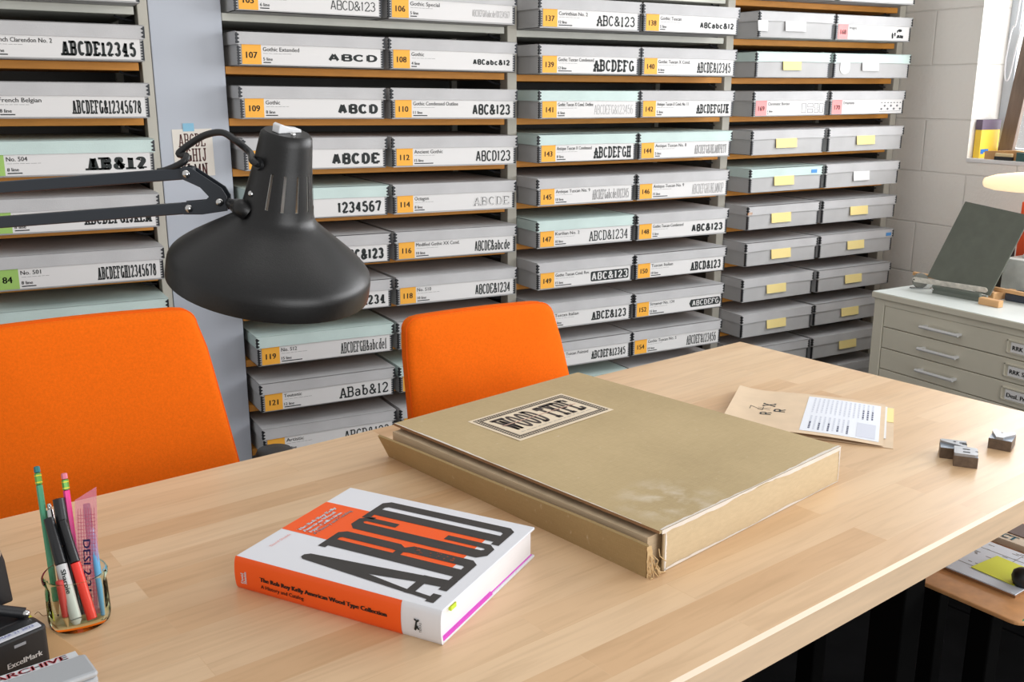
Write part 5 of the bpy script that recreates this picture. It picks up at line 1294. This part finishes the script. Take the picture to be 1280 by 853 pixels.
build(MB().box((0.028, .018, .0068), (.105, .095, .0074)), 'sticky_sheet', mat('sticky_lime', (226, 232, 60), .7), thing('sticky_note', 'lime yellow sticky note on the white form', 'sticky note', (1.4115, .8465, STZ + .0003), R(97) - PI / 2 - R(4)))
bkx = thing('card_box', 'beige card box with teal letters ACT, beyond the white form', 'box', (1.5065, .888, STZ + .0003), R(97) - PI / 2)
build(MB().box((.075, 0, 0), (.165, .26, .012)), 'carton', mat('beige_card', (206, 192, 170), .7), bkx)
build(MB().box((.108, 0, .012), (.165, .26, .0135)), 'brown_band', mat('umber_print', (92, 70, 60), .7), bkx)
m = MB(); put_text(m, 'ACT', -.1080, .0830, .0180, Matrix.Translation((0, 0, .0128)) @ Matrix.Rotation(R(-90), 4, 'Z'), 'l', width=.044, fat=.0012); build(m, 'lettering', mat('teal_print', (40, 120, 140), .6), bkx, fix=False)
pw = thing('paperweight', 'black rounded knob-like weight on the form, at the right frame edge', 'paperweight', (1.455, .862, STZ + .0068))
build(MB().lathe([(.001, 0), (.012, 0), (.0165, .006), (.018, .014), (.016, .022), (.010, .027), (.001, .029)], 24), 'knob', M['black'], pw, smooth=50); build(MB().lathe([(.001, .0), (.0145, .0), (.0145, .003), (.001, .003)], 24), 'foot_ring', M['stay'], pw)

# ------------------------------------------------------------------ desk lamp
Rv = Vector((.8704, -.4924, 0)); Tc = Vector((-.4924, -.8704, 0))
lp = thing('desk_lamp', 'black spring-arm desk lamp with bell-shaped metal shade in front of the racks', 'lamp', (-.185, 1.20, TT))
def lpt(v): return Vector(v) - Vector((-.185, 1.20, TT))
ax = (Vector((0, 0, 1)) + Rv * .208 + Tc * .145).normalized()
rimc = lpt((.2562, .932, zz(-.1835)))
au = (Rv - ax * Rv.dot(ax)).normalized(); av = ax.cross(au)
q = Matrix(((au.x, av.x, ax.x, 0), (au.y, av.y, ax.y, 0), (au.z, av.z, ax.z, 0), (0, 0, 0, 1)))
RR = .0962; HS = 1.555 * RR
LM = Matrix.Translation(rimc) @ q
prof = [(.0, .20), (.0, .215), (.03, .243), (.10, .253), (.30, .275), (.36, .284), (.70, .338), (.78, .350), (.83, .368), (.88, .41), (.95, .505), (1.03, .62), (1.11, .735), (1.18, .832), (1.24, .905), (1.285, .953), (1.32, .98), (1.36, .996), (1.40, 1.0), (1.53, 1.003), (1.555, 1.0)]
pr_ = [(r * RR, HS - s * RR) for s, r in prof]
NS = 72
slots = {20, 25, 30, 35, 40, 45, 50, 55, 60, 65, 2, 7, 12}
SLK = {round(a / 5) % 72 for a in (262, 286, 310, 334, 358, 22)}
def skip(i, k): return i in (5,) and k in SLK
sd = MB(); sd.lathe(pr_, NS, LM, 0, skip)
sd.f.append([k for k in range(NS)]); sd.mi.append(0)
o0_ = len(sd.v); sd.lathe([(r - .0014, z - (.0014 if i < 4 else 0)) for i, (r, z) in enumerate(pr_)], NS, LM, 1, skip)
sd.f.append([o0_ + k for k in range(NS)]); sd.mi.append(1)
shade = build(sd, 'lamp_shade', [M['lampblack'], M['lampinner']], lp, smooth=35, fix=False)
build(MB().lathe([(.001, HS - .36 * RR), (.012, HS - .40 * RR), (.018, HS - .9 * RR), (.026, HS - 1.15 * RR), (.001, HS - 1.4 * RR)], 20, LM), 'bulb', M['white'], lp, smooth=True)
sw = frame(LM @ Vector((0, 0, HS)), Rv * .55 - Tc * .8, ax.cross(Rv * .55 - Tc * .8))
build(MB().box((-.013, -.0048, 0), (.015, .0048, .0014)).prism([(-.013, .001), (.011, .001), (.012, .004), (-.004, .004), (-.013, .009)], -.0042, .0042, sw @ Matrix.Rotation(R(90), 4, 'X')) if 0 else MB().prism([(-.014, 0), (.014, 0), (.013, .003), (.0, .0045), (-.012, .0085), (-.014, .007)], -.0045, .0045, sw @ Matrix.Rotation(R(90), 4, 'X')), 'switch', M['white'], lp, bevel=.0006, label='white rocker switch')
for s in (-1, 1): build(MB().sphere(sw @ Vector((-.002, s * .010, .0004)), .0024, n=8), 'screw', M['chrome'], lp, smooth=True)
def on_shade(s, ang, lift=0):       # point on the shade surface: s along profile, angle measured from the camera-right direction
    for (s0, r0), (s1, r1) in zip(prof, prof[1:]):
        if s0 <= s <= s1 and s1 > s0: r = r0 + (r1 - r0) * (s - s0) / (s1 - s0); break
    u = (Rv - ax * Rv.dot(ax)).normalized(); v = ax.cross(u)
    return rimc + ax * (HS - s * RR) + (u * math.cos(ang) + v * math.sin(ang)) * (r * RR + lift)
build(MB().sphere(on_shade(.60, R(226)), .003, n=8), 'rivet', M['chrome'], lp, smooth=True)
gpos = on_shade(.31, R(230)); g_out = (gpos - (rimc + ax * (HS - .38 * RR))).normalized()
build(MB().tube([gpos - g_out * .001, gpos + g_out * .003], .0055, 14), 'grommet', M['black'], lp, smooth=True)
# arm bars, bracket plates, bolts
p1, p2, p3 = lpt((.2006, .9898, zz(-.0795))), lpt((.1990, .9872, zz(-.1125))), lpt((.2216, .9708, zz(-.1047)))
d1 = (lpt((.1984, .9911, zz(-.0807))) - lpt((.0395, 1.0769, zz(-.0940)))).normalized()
d2 = d1
e1, e2_ = p1 - d1 * .40, p2 - d2 * .40
nrm = -Tc
def bar(a, b, h, w):
    d = (b - a); L = d.length; m_ = frame(a, d, Vector((0, 0, 1))); return MB().prism([(-.006, -h / 2), (L + .006, -h / 2), (L + .006, h / 2), (-.006, h / 2)], -w / 2, w / 2, m_)
build(bar(e1, p1, .0112, .009), 'arm_bar', M['armblack'], lp, bevel=.0012)
build(bar(e2_, p2, .0112, .009), 'arm_bar', M['armblack'], lp, bevel=.0012)
br_o = p1; ux = Rv; uy = Vector((0, 0, 1))
def pl(v): w = v - br_o; return (w.dot(ux), w.z)
P2d = pl(p2); J = pl(lpt((.2235, .9682, zz(-.1050))))
x2, y2 = P2d
plate = [(-.006, .004), (-.002, .0075), (.004, .006), (J[0] + .002, J[1] + .012), (J[0] + .0065, J[1] + .004), (J[0] + .0065, J[1] - .010), (x2 + .012, y2 - .0062), (x2 - .006, y2 - .0062), (x2 - .007, y2 + .0055), (x2 + .016, y2 + .0075), (x2 + .020, y2 + .011), (.012, -.013), (-.004, -.0055)]
for off in (.0072, -.0072):
    fmx = Matrix(((ux.x, uy.x, Tc.x, br_o.x), (ux.y, uy.y, Tc.y, br_o.y), (ux.z, uy.z, Tc.z, br_o.z), (0, 0, 0, 1)))
    build(MB().prism(plate, off - .001, off + .001, fmx), 'bracket_plate', M['armblack'], lp, bevel=.0005)
    for (bx, by) in ((0, 0), (x2, y2), (J[0] - .0005, J[1] - .0015)):
        if off > 0: build(MB().sphere(fmx @ Vector((bx, by, off + .001)), .0042, (1, 1, 1), n=10), 'bolt', M['chrome'], lp, smooth=True)
jp = fmx @ Vector((J[0] + .006, J[1] - .003, 0)); np_ = on_shade(.76, R(216), .003)
build(MB().tube([jp, jp.lerp(np_, .55)], .0048, 14), 'swivel_pin', M['black'], lp, smooth=True)
build(MB().tube(smooth_path([jp.lerp(np_, .5), jp.lerp(np_, .75), np_, np_ + ax * -.004 + Rv * .006]), [.0062] * 6 + [.0075] * 6 + [.0085] * 7, 14), 'swivel_joint', M['lampblack'], lp, smooth=True)
# power cord from the arm up over to the shade
c0 = p1 - d1 * .03 + Vector((0, 0, .004))
off3 = lambda px, pz: rimc * 0 + p1 + Rv * px + Vector((0, 0, pz))
cp = smooth_path([off3(-.030, .0015), off3(-.022, .003), off3(-.010, .0075) + Tc * .003, off3(-.002, .0122) + Tc * .003, off3(-.0015, .0162) + Tc * -.002, off3(-.008, .0165) + Tc * -.009, off3(-.0115, .0185) + Tc * -.010, off3(.0, .0272) + Tc * -.010, off3(.0166, .0358) + Tc * -.007, off3(.035, .0385), off3(.048, .0315) + Tc * .004, off3(.062, .020) + Tc * .006, gpos + g_out * .008 + Vector((0, 0, .002)), gpos], 6)
build(MB().tube(cp, .0033, 10), 'power_cord', M['black'], lp, smooth=True, label='black power cord looping from the arm to the shade')
# elbow, lower arm and base (left of the frame)
el = (e1 + e2_) / 2
build(MB().prism(rrect(-.022, -.026, .022, .026, .01), -.009, .009, Matrix(((ux.x, uy.x, Tc.x, el.x), (ux.y, uy.y, Tc.y, el.y), (ux.z, uy.z, Tc.z, el.z), (0, 0, 0, 1)))), 'elbow', M['armblack'], lp)
base_top = Vector((0, 0, .03))
for s in (-.012, .012): build(bar(base_top + Rv * s, el + Rv * s, .0095, .009), 'lower_arm', M['armblack'], lp)
build(MB().lathe([(.001, 0), (.085, 0), (.088, .006), (.084, .016), (.02, .024), (.018, .04), (.001, .04)], 36), 'base', M['lampblack'], lp, smooth=40)
